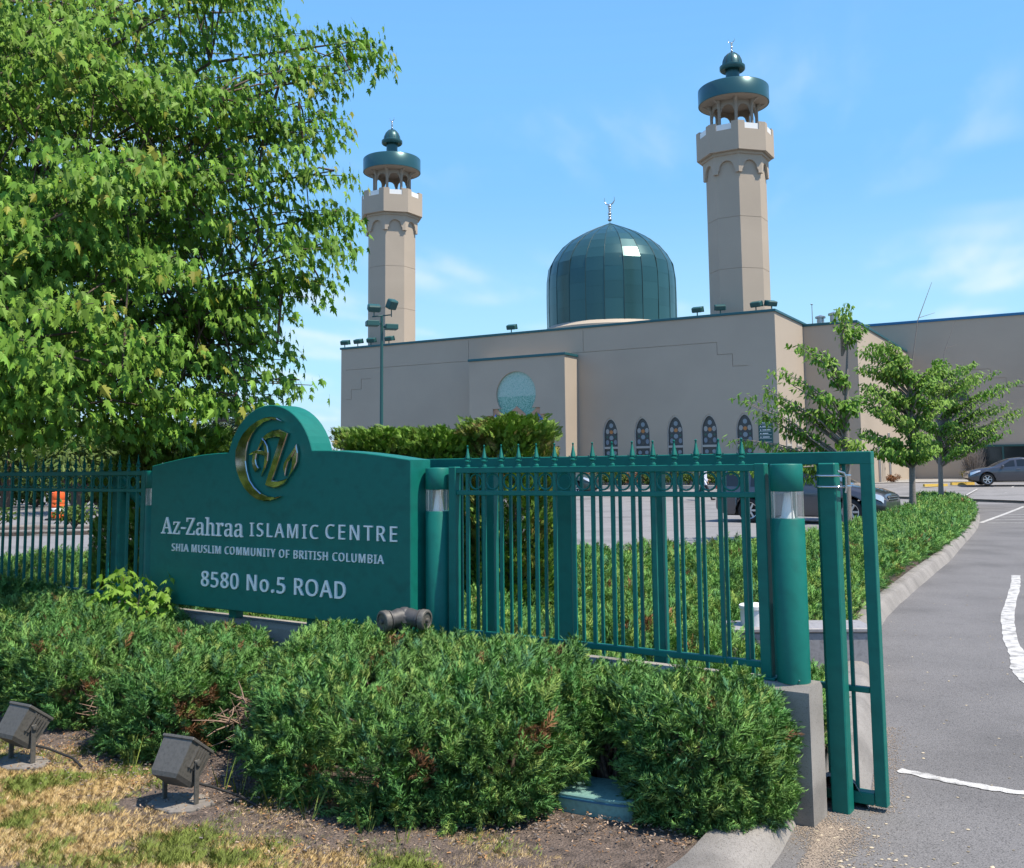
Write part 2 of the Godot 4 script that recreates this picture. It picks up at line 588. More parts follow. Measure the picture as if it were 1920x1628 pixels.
func ribbon(line: Array, w: float, y: float, wob := 0.0) -> MB:
	var mb := MB.new()
	var rows := []
	for i in line.size():
		var a: Vector2 = line[maxi(i - 1, 0)]
		var b: Vector2 = line[mini(i + 1, line.size() - 1)]
		var d := (b - a).normalized()
		var nn := Vector2(-d.y, d.x) * (w * 0.5)
		var p: Vector2 = line[i] + nn * (1.0 + wob * rnd(-1, 1))
		var q: Vector2 = line[i] - nn * (1.0 + wob * rnd(-1, 1))
		rows.append([Vector3(p.x, gy(p.x, p.y) + y, p.y), Vector3(q.x, gy(q.x, q.y) + y, q.y)])
	mb.grid(rows)
	return mb

func sheet(x0: float, x1: float, z0: float, z1: float, step: float, y: float) -> MB:
	var mb := MB.new()
	var rows := []
	var nz := int(ceil((z1 - z0) / step))
	var nx := int(ceil((x1 - x0) / step))
	for i in nz + 1:
		var row := []
		for j in nx + 1:
			var x := lerpf(x0, x1, float(j) / nx)
			var z := lerpf(z0, z1, float(i) / nz)
			row.append(Vector3(x, gy(x, z) + y, z))
		rows.append(row)
	mb.grid(rows)
	return mb

func make_ground() -> void:
	var g := MB.new()
	g.quad(Vector3(-900, -0.06, 900), Vector3(900, -0.06, 900), Vector3(900, -0.06, -900), Vector3(-900, -0.06, -900), Vector3.UP)
	setting("ground", g, M.field)
	setting("parking_lot", sheet(-70, 80, -110, 12, 2.0, -0.004), M.lot)
	# the driveway and the street: a darker asphalt sheet right of the island and in front of the lawn
	var rk := smooth(RKERB, 6)
	var mb := MB.new()
	var rows := []
	for i in rk.size():
		var p: Vector2 = rk[i]
		var row := []
		for j in 9:
			var x := lerpf(p.x - 0.3, 70.0, pow(j / 8.0, 1.6))
			row.append(Vector3(x, gy(x, p.y) + 0.004, p.y))
		if i == 0 or p.y < rows[-1][0].z - 0.001:
			rows.append(row)
	mb.grid(rows)
	mb.quad(Vector3(-60, 0.004, 12), Vector3(70, 0.004, 12), Vector3(70, 0.004, -5.05), Vector3(-60, 0.004, -5.05), Vector3.UP)
	setting("driveway", mb, M.asphalt)
	# pale apron in front of the wing, beyond the low kerb
	var ak := smooth([Vector2(15.2, -58.5), Vector2(16.6, -54.5), Vector2(18.9, -49.6), Vector2(20.1, -46.6), Vector2(21.6, -42.1), Vector2(23.2, -37.0), Vector2(25.4, -30.0)], 4)
	var ap := MB.new()
	rows = []
	for p in ak:
		var row := []
		for j in 8:
			var q: Vector2 = p + Vector2(0.955, -0.3) * (0.15 + 45.0 * pow(j / 7.0, 1.5))
			row.append(Vector3(q.x, gy(q.x, q.y) + 0.10, q.y))
		rows.append(row)
	ap.grid(rows)
	setting("apron", ap, M.lot)
	setting("apron_kerb", kerb(ak, -1.0, [Vector2(0, 0.0), Vector2(0.015, 0.09), Vector2(0.03, 0.115), Vector2(0.18, 0.118)]), M.kerb)
	# walk along the wing
	var wk := MB.new()
	rows = []
	for i in 12:
		var row := []
		for j in 6:
			var q := bl(lerpf(0.6, 26.0, i / 11.0), 0, lerpf(-24.9, -12.0 + 7.0 * smoothstep(0.0, 3.0, 3.0 - i), j / 5.0))
			row.append(Vector3(q.x, gy(q.x, q.z) + 0.135, q.z))
		rows.append(row)
	wk.grid(rows)
	setting("walkway", wk, M.pad)
	# front lawn and bed: soil sheet from the street kerb to the wall
	var fk := smooth([Vector2(1.36, -4.92), Vector2(1.26, -4.72), Vector2(1.10, -4.42), Vector2(0.80, -3.95), Vector2(0.30, -3.5), Vector2(-0.5, -3.2), Vector2(-2.5, -3.05), Vector2(-30, -3.0)], 6)
	var lw := MB.new()
	var nz := FastNoiseLite.new()
	nz.seed = 3; nz.frequency = 0.9; nz.fractal_octaves = 4
	rows = []
	for i in fk.size():
		var p: Vector2 = fk[i]
		var s := -0.03 + (1.36 - p.x) * 1.12
		var far := fl(-s - 0.03, 0, -0.1)
		var row := []
		for j in 40:
			var q := (p + Vector2(-0.12, -0.1)).lerp(Vector2(far.x, far.z), j / 39.0)
			row.append(Vector3(q.x, LAWN + nz.get_noise_2d(q.x, q.y) * 0.035, q.y))
		rows.append(row)
	lw.grid(rows)
	setting("lawn_soil", lw, M.soil)
	setting("street_kerb", kerb(fk, -1.0, [Vector2(0, 0.0), Vector2(0.03, 0.05), Vector2(0.055, 0.085), Vector2(0.10, 0.11), Vector2(0.16, 0.118), Vector2(0.27, 0.112), Vector2(0.30, 0.07), Vector2(0.31, 0.0)]), M.kerb)
	# bed behind the fence and the long island
	var bed := MB.new()
	var lk := smooth(LKERB, 6)
	var poly := PackedVector2Array()
	for p in rk: poly.append(p + Vector2(-0.16, -0.02))
	for i in range(lk.size() - 6, -1, -1): poly.append(lk[i] + Vector2(0.08, 0.12))
	var fe := fl(-15.0, 0, -0.1)
	poly.append(Vector2(fe.x, fe.z))
	var f0 := fl(-0.25, 0, -0.3)
	poly.append(Vector2(f0.x, f0.z))
	var ix := Geometry2D.triangulate_polygon(poly)
	for i in range(0, ix.size(), 3):
		var q := []
		for k in 3:
			var p := poly[ix[i + k]]
			q.append(Vector3(p.x, 0.10 + gy(p.x, p.y), p.y))
		bed.flat(q[0], q[1], q[2], Vector3.UP)
	setting("planting_bed", bed, M.soil)
	var kp := [Vector2(0, 0.0), Vector2(0.03, 0.06), Vector2(0.07, 0.125), Vector2(0.11, 0.145), Vector2(0.20, 0.15), Vector2(0.24, 0.13), Vector2(0.25, 0.05)]
	setting("island_kerb", kerb(rk, 1.0, kp), M.kerb)
	setting("lot_kerb", kerb(lk, -1.0, kp), M.kerb)
	# painted lines
	var ln := smooth([Vector2(7.6, -15.2), Vector2(6.94, -13.9), Vector2(5.62, -11.46), Vector2(4.86, -9.9), Vector2(4.46, -8.98), Vector2(4.14, -8.3), Vector2(3.98, -7.7), Vector2(4.05, -7.0), Vector2(4.5, -6.5), Vector2(5.4, -6.2)], 8)
	setting("lane_line", ribbon(ln, 0.125, 0.008, 0.14), M.paint)
	setting("stop_line", ribbon(smooth([Vector2(2.13, -5.69), Vector2(2.36, -5.47), Vector2(2.62, -5.28), Vector2(3.3, -4.9), Vector2(5.0, -4.3)], 12), 0.075, 0.008, 0.35), M.paint)
	setting("lane_line", ribbon(smooth([Vector2(13.4, -28.6), Vector2(16.6, -33.6), Vector2(20.0, -39.0)], 5), 0.13, 0.008), M.paint)
	for k in 7:
		var z0 := -28.4 - k * 1.55
		setting("hatch_line", ribbon([Vector2(13.5 + k * 0.95, z0), Vector2(20.0 + k * 0.8, z0 + 0.35)], 0.11, 0.0085), M.paint)
	for k in 5:
		var a := Vector2(0.2 + k * 0.9, -19.6 - k * 1.1)
		setting("bay_line", ribbon([a, a + Vector2(5.2, 1.1)], 0.10, 0.004), M.paint)
	for k in 4:
		var q := Vector2(21.2 + k * 2.6, -47.0 - k * 1.3)
		setting("bay_line", ribbon([q, q + Vector2(2.9, -4.6)], 0.10, 0.108), M.paint)
	# raised bed along the hall
	var hb := MB.new()
	rows = []
	for i in 24:
		var x := lerpf(-30.0, -0.6, i / 23.0)
		var row := []
		for j in 5:
			var q := bl(x, 0, lerpf(0.1, 2.6 + 0.5 * sin(x * 0.4), j / 4.0))
			row.append(Vector3(q.x, gy(q.x, q.z) + 0.17, q.z))
		rows.append(row)
	hb.grid(rows)
	setting("hall_bed", hb, M.soil)
	var hk := []
	for i in 40:
		var x := lerpf(-30.0, -0.6, i / 39.0)
		var q := bl(x, 0, 2.62 + 0.5 * sin(x * 0.4))
		hk.append(Vector2(q.x, q.z))
	setting("hall_kerb", kerb(hk, 1.0, [Vector2(-0.16, 0.0), Vector2(-0.14, 0.17), Vector2(-0.12, 0.2), Vector2(0.06, 0.2), Vector2(0.08, 0.1)]), M.pad)

# ---------------------------------------------------------------- buildings
func pointed(w: float, y0: float, spring: float, apex: float, cx := 0.0, seg := 7) -> Array:
	var p := [Vector2(cx - w, y0), Vector2(cx + w, y0), Vector2(cx + w, spring)]
	for i in range(1, seg):
		var t := float(i) / seg
		p.append(Vector2(cx + w * cos(t * PI * 0.5) * (1.0 - 0.10 * t), spring + (apex - spring) * sin(t * PI * 0.5) * (0.93 + 0.07 * t)))
	p.append(Vector2(cx, apex))
	for i in range(seg - 1, 0, -1):
		var t := float(i) / seg
		p.append(Vector2(cx - w * cos(t * PI * 0.5) * (1.0 - 0.10 * t), spring + (apex - spring) * sin(t * PI * 0.5) * (0.93 + 0.07 * t)))
	p.append(Vector2(cx - w, spring))
	return p

func frame_of(outer: Array, inner: Array, z0: float, z1: float) -> MB:
	var mb := MB.new()
	for i in outer.size():
		var j := (i + 1) % outer.size()
		var a: Vector2 = outer[i]; var b: Vector2 = outer[j]; var c: Vector2 = inner[j]; var d: Vector2 = inner[i]
		mb.quad(Vector3(a.x, a.y, z1), Vector3(b.x, b.y, z1), Vector3(c.x, c.y, z1), Vector3(d.x, d.y, z1), Vector3(0, 0, 1))
		var e := b - a
		if e.length() > 1e-5:
			mb.quad(Vector3(a.x, a.y, z0), Vector3(b.x, b.y, z0), Vector3(b.x, b.y, z1), Vector3(a.x, a.y, z1), Vector3(e.y, -e.x, 0).normalized())
			mb.quad(Vector3(d.x, d.y, z0), Vector3(c.x, c.y, z0), Vector3(c.x, c.y, z1), Vector3(d.x, d.y, z1), Vector3(-e.y, e.x, 0).normalized())
	return mb

func cut(root: CSGCombiner3D, poly: Array, z: float, depth: float) -> void:
	var c := CSGPolygon3D.new()
	c.name = "opening"
	c.polygon = PackedVector2Array(poly)
	c.mode = CSGPolygon3D.MODE_DEPTH
	c.depth = depth
	c.operation = CSGShape3D.OPERATION_SUBTRACTION
	c.position = Vector3(0, 0, z)
	c.material = M.stucco
	root.add_child(c, true)

func cut_box(root: CSGCombiner3D, c: Vector3, s: Vector3) -> void:
	var b := CSGBox3D.new()
	b.name = "groove"
	b.size = s
	b.position = c
	b.operation = CSGShape3D.OPERATION_SUBTRACTION
	b.material = M.stucco
	root.add_child(b, true)

func csg_wall(called: String, parent: Node3D, x0: float, x1: float, y0: float, y1: float, z0: float, z1: float) -> CSGCombiner3D:
	var r := CSGCombiner3D.new()
	r.name = called
	parent.add_child(r, true)
	var b := CSGBox3D.new()
	b.name = "block"
	b.size = Vector3(x1 - x0, y1 - y0, z1 - z0)
	b.position = Vector3(x0 + x1, y0 + y1, z0 + z1) * 0.5
	b.material = M.stucco
	r.add_child(b)
	return r

var pane_disc: ArrayMesh
var pane_mats := []
func window(parent: Node3D, cx: float, z: float, face := 0.0) -> void:
	var w := Node3D.new()
	w.name = "window"
	parent.add_child(w, true)
	w.position = Vector3(cx, 0, z)
	w.rotation.y = face
	var outer := pointed(0.52, 0.95, 3.72, 4.72)
	var inner := pointed(0.45, 1.02, 3.72, 4.60)
	put("frame", frame_of(outer, inner, -0.06, 0.05), M.window_frame, w)
	var t := MB.new()
	t.bx(-0.45, 0.45, 2.80, 2.93, -0.05, 0.035)
	put("transom", t, M.window_frame, w)
	for part in [[1.02, 2.80, 2.80, 2.80], [2.93, 3.72, 4.60, 0.0]]:
		var gl := MB.new()
		if part[3] > 0.0:
			gl.bx(-0.45, 0.45, part[0], part[1], -0.08, -0.05)
		else:
			gl.prism(pointed(0.45, part[0], part[1], part[2]), -0.08, -0.05)
		put("leaded_glass", gl, M.lead, w)
	for s in [[0, 4.22, 0.13, 0, 1.1], [0, 3.82, 0.12, 1, 1.0], [-0.25, 3.86, 0.12, 2, 1.3], [0.25, 3.86, 0.12, 2, 1.3], [0, 3.47, 0.14, 0, 1.0], [-0.27, 3.2, 0.11, 3, 1.4], [0.27, 3.2, 0.11, 3, 1.4], [0, 3.1, 0.09, 4, 1.0], [-0.27, 3.52, 0.07, 5, 1.0], [0.27, 3.52, 0.07, 5, 1.0], [-0.22, 2.55, 0.12, 0, 1.0], [0.22, 2.55, 0.12, 0, 1.0], [0, 2.3, 0.13, 1, 1.0]]:
		var o := put("pane", pane_disc, pane_mats[s[3]], w)
		o.position = Vector3(s[0], s[1], -0.046)
		o.scale = Vector3(s[2], s[2] * s[4], 1)

func flood(parent: Node) -> Node3D:
	var f := Node3D.new()
	f.name = numbered("roof_floodlight")
	parent.add_child(f)
	var a := MB.new()
	a.tube([Vector3(0, 0, 0), Vector3(0, 0.28, 0)], [0.035, 0.035], 6)
	a.bx(-0.18, 0.18, -0.01, 0.02, -0.1, 0.1)
	put("stem", a, M.green_far, f)
	var b := MB.new()
	var bs := Basis(Vector3.RIGHT, -0.35)
	b.box(Vector3(0, 0.40, 0.02), Vector3(0.62, 0.30, 0.36), bs, 0.04)
	b.box(Vector3(0, 0.44, 0.22), Vector3(0.66, 0.34, 0.06), bs, 0.01)
	put("lamp_housing", b, M.green_far, f)
	return f

func make_hall() -> void:
	var disc := MB.new()
	var c := []
	for k in 8: c.append(Vector2(cos(TAU * (k + 0.5) / 8), sin(TAU * (k + 0.5) / 8)))
	disc.prism(c, -0.004, 0.006)
	pane_disc = disc.mesh()
	for q in [Color(0.20, 0.25, 0.30), Color(0.42, 0.16, 0.04), Color(0.30, 0.30, 0.30), Color(0.16, 0.20, 0.26), Color(0.05, 0.05, 0.05), Color(0.02, 0.08, 0.06)]:
		pane_mats.append(mat(q, 0.3))
	var t := thing("prayer_hall", BO, BA, "large beige stucco hall with green dome, projecting mosaic porch and pointed windows", "building")
	var y1 := 10.39
	var fw := csg_wall("front_wall", t, -31.45, 0.0, 0.1, y1, -0.45, 0.0)
	# joint lines in the render: a long one with steps at both ends
	var jz := 0.0
	for g in [[-22.0, -3.4, 8.83], [-3.4, -2.5, 8.10], [-2.5, -1.6, 7.38], [-31.0, -19.2, 8.83], [-30.5, -29.6, 7.4], [-29.6, -28.7, 8.1], [-31.0, -30.5, 6.7]]:
		cut_box(fw, Vector3((g[0] + g[1]) * 0.5, g[2], jz), Vector3(g[1] - g[0], 0.035, 0.07))
	for g in [[-3.4, 8.10, 8.83], [-2.5, 7.38, 8.10], [-29.6, 7.4, 8.1], [-30.5, 6.7, 7.4], [-12.0, 8.83, 10.2], [-20.5, 8.83, 10.2]]:
		cut_box(fw, Vector3(g[0], (g[1] + g[2]) * 0.5, jz), Vector3(0.035, g[2] - g[1], 0.07))
	for k in 5:
		var cx := -10.27 + k * 2.081
		cut(fw, pointed(0.5, 0.97, 3.72, 4.70, cx), 0.4, 0.8)
		window(t, cx, -0.10)
	var bk := MB.new()
	bk.bx(-31.0, -0.4, 0.1, 9.9, -0.60, -0.56)
	put("backing", bk, M.black, t)
	var sw := MB.new()
	sw.bx(-0.42, -0.002, 0.1, y1, -26.0, -0.452)
	put("side_wall", sw, M.stucco, t)
	sw = MB.new()
	sw.bx(-31.448, -31.0, 0.1, y1, -26.0, -0.452)
	put("side_wall", sw, M.stucco, t)
	sw = MB.new()
	sw.bx(-31.0, -0.42, 0.1, y1, -26.0, -25.6)
	put("rear_wall", sw, M.stucco, t)
	sw = MB.new()
	sw.bx(-31.0, -0.42, 9.95, 10.1, -25.6, -0.452)
	put("roof", sw, M.pad, t)
	for f in [[-31.53, 0.08, -0.52, 0.08], [-0.5, 0.08, -26.0, -0.522], [-31.53, -30.9, -26.0, -0.522]]:
		var m := MB.new()
		m.bx(f[0], f[1], y1 - 0.05, y1 + 0.10, f[2], f[3], 0.015)
		put("flashing", m, M.flashing, t)
	# windows in the lit side wall
	for z in [-1.9, -4.2]:
		var hole := MB.new()
		window(t, 0.03, z, PI / 2)
	# porch
	var pw := csg_wall("porch_wall", t, -19.3, -12.4, 0.1, 8.58, 0.012, 1.8)
	var arch := []
	for i in 25:
		var a := deg_to_rad(-38.0 + 256.0 * i / 24.0)
		arch.append(Vector2(-15.86 + 1.43 * cos(a), 6.30 + 1.43 * sin(a)))
	arch.append_array([Vector2(-17.55, 5.42), Vector2(-17.55, 5.0), Vector2(-18.0, 5.0), Vector2(-18.0, 1.0), Vector2(-13.7, 1.0), Vector2(-13.7, 5.0), Vector2(-14.15, 5.0), Vector2(-14.15, 5.42)])
	cut(pw, arch, 2.0, 0.36)
	for f in [[-19.38, -12.32, 1.42, 1.88], [-12.7, -12.32, 0.09, 1.418]]:
		var m := MB.new()
		m.bx(f[0], f[1], 8.54, 8.70, f[2], f[3], 0.012)
		put("flashing", m, M.flashing, t)
	# the mosaic: an image of small tesserae, pale at the top and deeper teal below
	var r := RandomNumberGenerator.new()
	r.seed = 77
	var im := Image.create(192, 288, false, Image.FORMAT_RGB8)
	for y in 288:
		for x in 192:
			var deep := clampf(float(y) / 288.0 * 1.5 + 0.02, 0.0, 1.0)
			if y < 68: deep = 0.10
			var q := Color(0.36, 0.52, 0.45) if r.randf() > deep * 0.75 else Color(0.025, 0.20, 0.16)
			if r.randf() < 0.25: q = Color(0.11, 0.34, 0.27)
			if y < 68 and r.randf() < 0.7: q = Color(0.36, 0.50, 0.46)
			im.set_pixel(x, y, (q * r.randf_range(0.8, 1.1)).linear_to_srgb())
	var mm := mat(Color(1, 1, 1), 0.3)
	mm.albedo_texture = ImageTexture.create_from_image(im)
	var mo := MB.new()
	mo.bx(-18.05, -13.65, 0.95, 7.78, 1.56, 1.66)
	for i in mo.v.size():
		mo.uv[i] = Vector2((mo.v[i].x + 18.05) / 4.4, 1.0 - (mo.v[i].y - 0.95) / 6.83)
	var mosaic := put("mosaic", mo, mm, t)
	for q in [[-15.86, 5.55], [-14.35, 5.48], [-17.37, 5.48]]:
		var m := MB.new()
		m.prism([Vector2(q[0] - 0.75, q[1] - 1.2), Vector2(q[0] + 0.75, q[1] - 1.2), Vector2(q[0] + 0.62, q[1] - 0.5), Vector2(q[0], q[1]), Vector2(q[0] - 0.62, q[1] - 0.5)], 1.66, 1.70)
		put("mosaic_arch", m, mat(Color(0.42, 0.25, 0.17), 0.5), mosaic)
		m = MB.new()
		m.prism([Vector2(q[0] - 0.45, q[1] - 1.2), Vector2(q[0] + 0.45, q[1] - 1.2), Vector2(q[0] + 0.34, q[1] - 0.75), Vector2(q[0], q[1] - 0.4), Vector2(q[0] - 0.34, q[1] - 0.75)], 1.70, 1.73)
		put("mosaic_arch", m, mat(Color(0.06, 0.16, 0.62), 0.4), mosaic)
	# dome
	var d := Node3D.new()
	d.name = "dome"
	t.add_child(d)
	d.position = Vector3(-15.6, 0, -12.3)
	var drum := MB.new()
	drum.lathe([Vector2(5.3, 9.9), Vector2(5.3, 11.55), Vector2(5.42, 11.6), Vector2(5.42, 11.75), Vector2(5.3, 11.8), Vector2(4.8, 12.1)], 64)
	put("drum", drum, M.cream, d)
	var inner := MB.new()
	var prof := [Vector2(4.84, 11.9), Vector2(4.86, 13.2), Vector2(4.86, 14.5), Vector2(4.84, 15.6), Vector2(4.70, 16.62), Vector2(4.28, 17.40), Vector2(3.74, 18.08), Vector2(3.02, 18.68), Vector2(2.14, 19.20), Vector2(1.15, 19.66), Vector2(0.06, 20.12)]
	var ip := []
	for p in prof: ip.append(Vector2(maxf(p.x - 0.04, 0.0), p.y - 0.03))
	inner.lathe(ip, 44)
	put("shell", inner, M.seam, d)
	var N := 22
	for k in N:
		var a0 := TAU * (k + 0.35) / N
		var gap := 0.006
		for i in prof.size() - 1:
			var sh := 0.3 if (k % 2 == 1) else 0.0
			var p0: Vector2 = prof[i]
			var p1: Vector2 = prof[i + 1]
			if sh > 0.0 and i > 0: p0 = prof[i].lerp(prof[i + 1], sh)
			if sh > 0.0 and i < prof.size() - 2: p1 = prof[i + 1].lerp(prof[i + 2], sh)
			var e := (p1 - p0).normalized() * 0.004
			p0 += e; p1 -= e
			var pm := MB.new()
			var S := 3
			var rows := []
			var tilt := rnd(-0.007, 0.007)
			for vv in [0.0, 0.5, 1.0]:
				var row := []
				var q: Vector2 = p0.lerp(p1, vv)
				if vv == 0.5 and sh > 0.0 and i < prof.size() - 2 and i > 0: q = (p0 + p1) * 0.5 + ((prof[i + 1] as Vector2) - (p0 + p1) * 0.5) * 0.5
				for s in S + 1:
					var rr := maxf(q.x, 0.05)
					var aa := a0 + gap / rr * 2.0 + (TAU / N - 4.0 * gap / rr) * s / S
					rr += tilt * (s - 1.5) * 0.8
					row.append(Vector3(cos(aa) * rr, q.y, sin(aa) * rr))
				rows.append(row)
			pm.grid(rows, Vector3(0, (p0.y + p1.y) * 0.5 - 3.0, 0))
			put("dome_panel", pm, M.dome[rng.randi() % 4], d)
		var seam := MB.new()
		var pts := []
		var rad := []
		for p in prof:
			pts.append(Vector3(cos(a0) * (p.x + 0.012), p.y, sin(a0) * (p.x + 0.012)))
			rad.append(0.022)
		seam.tube(pts, rad, 4)
		put("standing_seam", seam, M.seam, d)
	finial(d, Vector3(0, 20.1, 0), 1.0)
	# sign board on the front wall: rows of white lines too small to read
	var sb := thing("direction_board", bl(-0.73, 2.7, 0.03), BA, "teal board with rows of small white lines on the beige wall beside the last window", "sign")
	var m2 := MB.new()
	m2.bx(-0.40, 0.40, 0.0, 1.55, -0.03, 0.03, 0.01)
	put("panel", m2, M.green_far, sb)
	for k in 6:
		var m3 := MB.new()
		var y := 1.38 - k * 0.2
		m3.bx(-0.34, 0.34, y - 0.075, y - 0.063, 0.03, 0.036)
		if k < 5:
			for q in 5 + k % 3:
				var x0 := -0.16 + q * 0.065
				m3.bx(x0, x0 + 0.045, y - 0.02, y + 0.035, 0.03, 0.036)
			m3.bx(-0.30, -0.24, y - 0.02, y + 0.03, 0.03, 0.036)
		put("text_line", m3, M.letter, sb)
	# floodlights on the parapets
	var lamps := [[-31.3, 0.0, 0.2], [-30.1, 0.0, 0.0], [-28.9, 0.0, 0.3], [-27.3, 0.0, 0.0], [-17.3, 0.0, 0.1], [-4.6, 0.0, 0.0], [-3.2, 0.0, 0.4], [-1.1, 0.0, -0.2], [-0.25, -0.2, 0.9]]
	var f0: Node3D
	for i in lamps.size():
		var q: Array = lamps[i]
		var f := flood(self) if i == 0 else f0.duplicate() as Node3D
		if i == 0:
			f0 = f
		else:
			f.name = numbered("roof_floodlight")
			add_child(f)
		f.position = bl(q[0], y1 + 0.09, q[1] - 0.2)
		f.rotation.y = BA + PI + q[2]
		tag(f, "small green floodlight on the parapet of the beige hall", "floodlight", "floodlights along the hall parapet")

func finial(parent: Node3D, at: Vector3, k: float) -> void:
	var f := Node3D.new()
	f.name = "finial"
	parent.add_child(f)
	f.position = at
	f.scale = Vector3.ONE * k
	var m := MB.new()
	m.tube([Vector3(0, -0.1, 0), Vector3(0, 1.5, 0)], [0.05, 0.04], 8)
	put("rod", m, M.steel, f)
	for q in [[0.33, 0.17], [0.58, 0.12], [0.80, 0.15], [1.02, 0.11], [1.20, 0.13], [1.36, 0.15]]:
		var s := MB.new()
		var pr := []
		for i in 9:
			var a := -PI / 2 + PI * i / 8
			pr.append(Vector2(q[1] * cos(a), q[1] * sin(a) * 0.9))
		s.lathe(pr, 14, Vector3(0, q[0], 0))
		put("ball", s, M.steel, f)
	var c := MB.new()
	var pts := []
	var rad := []
	for i in 19:
		var a := deg_to_rad(-205.0 + 230.0 * i / 18.0)
		pts.append(Vector3(cos(a) * 0.42, 1.90 + sin(a) * 0.42, 0))
		rad.append(0.012 + 0.045 * sin(PI * i / 18.0))
	c.tube(pts, rad, 6)
	put("crescent", c, M.steel, f)

func octagon(w: float) -> Array:
	var p := []
	for k in 8:
		p.append(Vector2(cos(TAU * (k + 0.5) / 8), sin(TAU * (k + 0.5) / 8)) * (w * 0.5 / cos(PI / 8)))
	return p

func make_minarets() -> void:
	var W := 3.32
	var t := thing("minaret", bl(-2.8, 0.1, -2.8), BA, "beige octagonal minaret with green canopy, nearer the young trees", "minaret", "minarets of the hall")
	var up := Transform3D(Basis(Vector3.RIGHT, -PI / 2), Vector3.ZERO)     # prism z becomes y
	var joints := [9.9, 13.2, 16.3, 20.15]
	var core := MB.new()
	core.prism(octagon(W - 0.05), 0.0, 20.1, up)
	put("shaft_core", core, M.stucco, t)
	for i in 3:
		var m := MB.new()
		m.prism(octagon(W), joints[i] + (0.0 if i == 0 else 0.012), joints[i + 1] - 0.012, up)
		put("shaft", m, M.stucco, t)
	# corbel ring with arched openings, one plate for each face
	var ap := W * 0.5
	var side := 2.0 * (ap + 0.16) * tan(PI / 8)
	for k in 8:
		var a := TAU * k / 8
		var bs := Basis(Vector3.UP, a)
		var pl := []
		var hw := side * 0.5
		pl.append_array([Vector2(-hw, 20.18), Vector2(-hw, 18.95), Vector2(-hw + 0.22, 18.95), Vector2(-hw + 0.22, 19.10)])
		var ar := hw - 0.3
		for i in 9:
			var q := PI - PI * i / 8
			pl.append(Vector2(cos(q) * ar, 19.22 + sin(q) * ar * 1.1))
		pl.append_array([Vector2(hw - 0.22, 19.10), Vector2(hw - 0.22, 18.95), Vector2(hw, 18.95), Vector2(hw, 20.18)])
		var m := MB.new()
		m.prism(pl, ap + 0.02, ap + 0.16, Transform3D(bs, Vector3.ZERO))
		put("corbel_arch", m, M.stucco, t)
	var ck := MB.new()
	ck.prism(octagon(W + 0.5), 20.05, 20.40, up)
	put("corbel", ck, M.stucco, t)
	var Wb := 4.3
	var flo := MB.new()
	flo.prism(octagon(Wb - 0.42), 20.40, 20.95, up)
	put("balcony_floor", flo, M.stucco, t)
	var bside := Wb * tan(PI / 8)
	for k in 8:
		var bs := Basis(Vector3.UP, TAU * k / 8)
		var m := MB.new()
		var h := bside * 0.5
		m.prism([Vector2(-h, 20.22), Vector2(h, 20.22), Vector2(h, 21.97), Vector2(h * 0.52, 21.97), Vector2(h * 0.52, 21.50), Vector2(-h * 0.52, 21.50), Vector2(-h * 0.52, 21.97), Vector2(-h, 21.97)], Wb * 0.5 - 0.2, Wb * 0.5, Transform3D(bs, Vector3.ZERO))
		put("parapet", m, M.stucco, t)
		m = MB.new()
		m.box(bs * Vector3(0, 21.68, Wb * 0.5 - 0.1), Vector3(h * 1.03, 0.35, 0.12), bs)
		put("notch_panel", m, M.white_panel, t)
		# columns and scalloped screens under the canopy
		var cb := Basis(Vector3.UP, TAU * (k + 0.5) / 8)
		var cm := MB.new()
		cm.tube([cb * Vector3(0, 20.9, 1.36), cb * Vector3(0, 23.35, 1.36), cb * Vector3(0, 23.7, 1.5)], [0.10, 0.10, 0.20], 8)
		put("column", cm, M.soffit, t)
		var cs := 2.0 * 1.2 * tan(PI / 8) * 0.5
		var sc := [Vector2(-cs, 23.7), Vector2(-cs, 22.75)]
		for i in 7:
			var q := PI - PI * i / 6
			sc.append(Vector2(cos(q) * (cs - 0.12), 23.0 + sin(q) * 0.36))
		sc.append_array([Vector2(cs, 22.75), Vector2(cs, 23.7)])
		cm = MB.new()
		cm.prism(sc, 1.18, 1.25, Transform3D(bs, Vector3.ZERO))
		put("screen", cm, M.soffit, t)
		var br := MB.new()
		br.prism([Vector2(1.4, 23.70), Vector2(2.0, 23.70), Vector2(1.5, 23.42), Vector2(1.4, 23.2)], -0.06, 0.06, Transform3D(Basis(Vector3.UP, TAU * (k + 0.5) / 8 - PI / 2), Vector3.ZERO))
		put("bracket", br, M.soffit, t)
	var sof := MB.new()
	sof.lathe([Vector2(0.0, 23.64), Vector2(1.9, 23.64), Vector2(2.10, 23.72)], 48)
	put("canopy_soffit", sof, M.soffit, t)
	var can := MB.new()
	can.lathe([Vector2(2.08, 23.70), Vector2(2.14, 23.70), Vector2(2.14, 24.66), Vector2(2.08, 24.72), Vector2(0.4, 24.95)], 56)
	put("canopy", can, M.dome[1], t)
	var nk := MB.new()
	nk.lathe([Vector2(0.42, 24.9), Vector2(0.42, 26.05)], 24)
	put("neck", nk, M.dome[0], t)
	var cap := MB.new()
	cap.lathe([Vector2(0.4, 25.95), Vector2(0.70, 25.88), Vector2(0.78, 25.95), Vector2(0.78, 26.16), Vector2(0.70, 26.2), Vector2(0.62, 26.24), Vector2(0.58, 26.5), Vector2(0.46, 26.78), Vector2(0.26, 26.98), Vector2(0.0, 27.08)], 28)
	put("cap_dome", cap, M.dome[2], t)
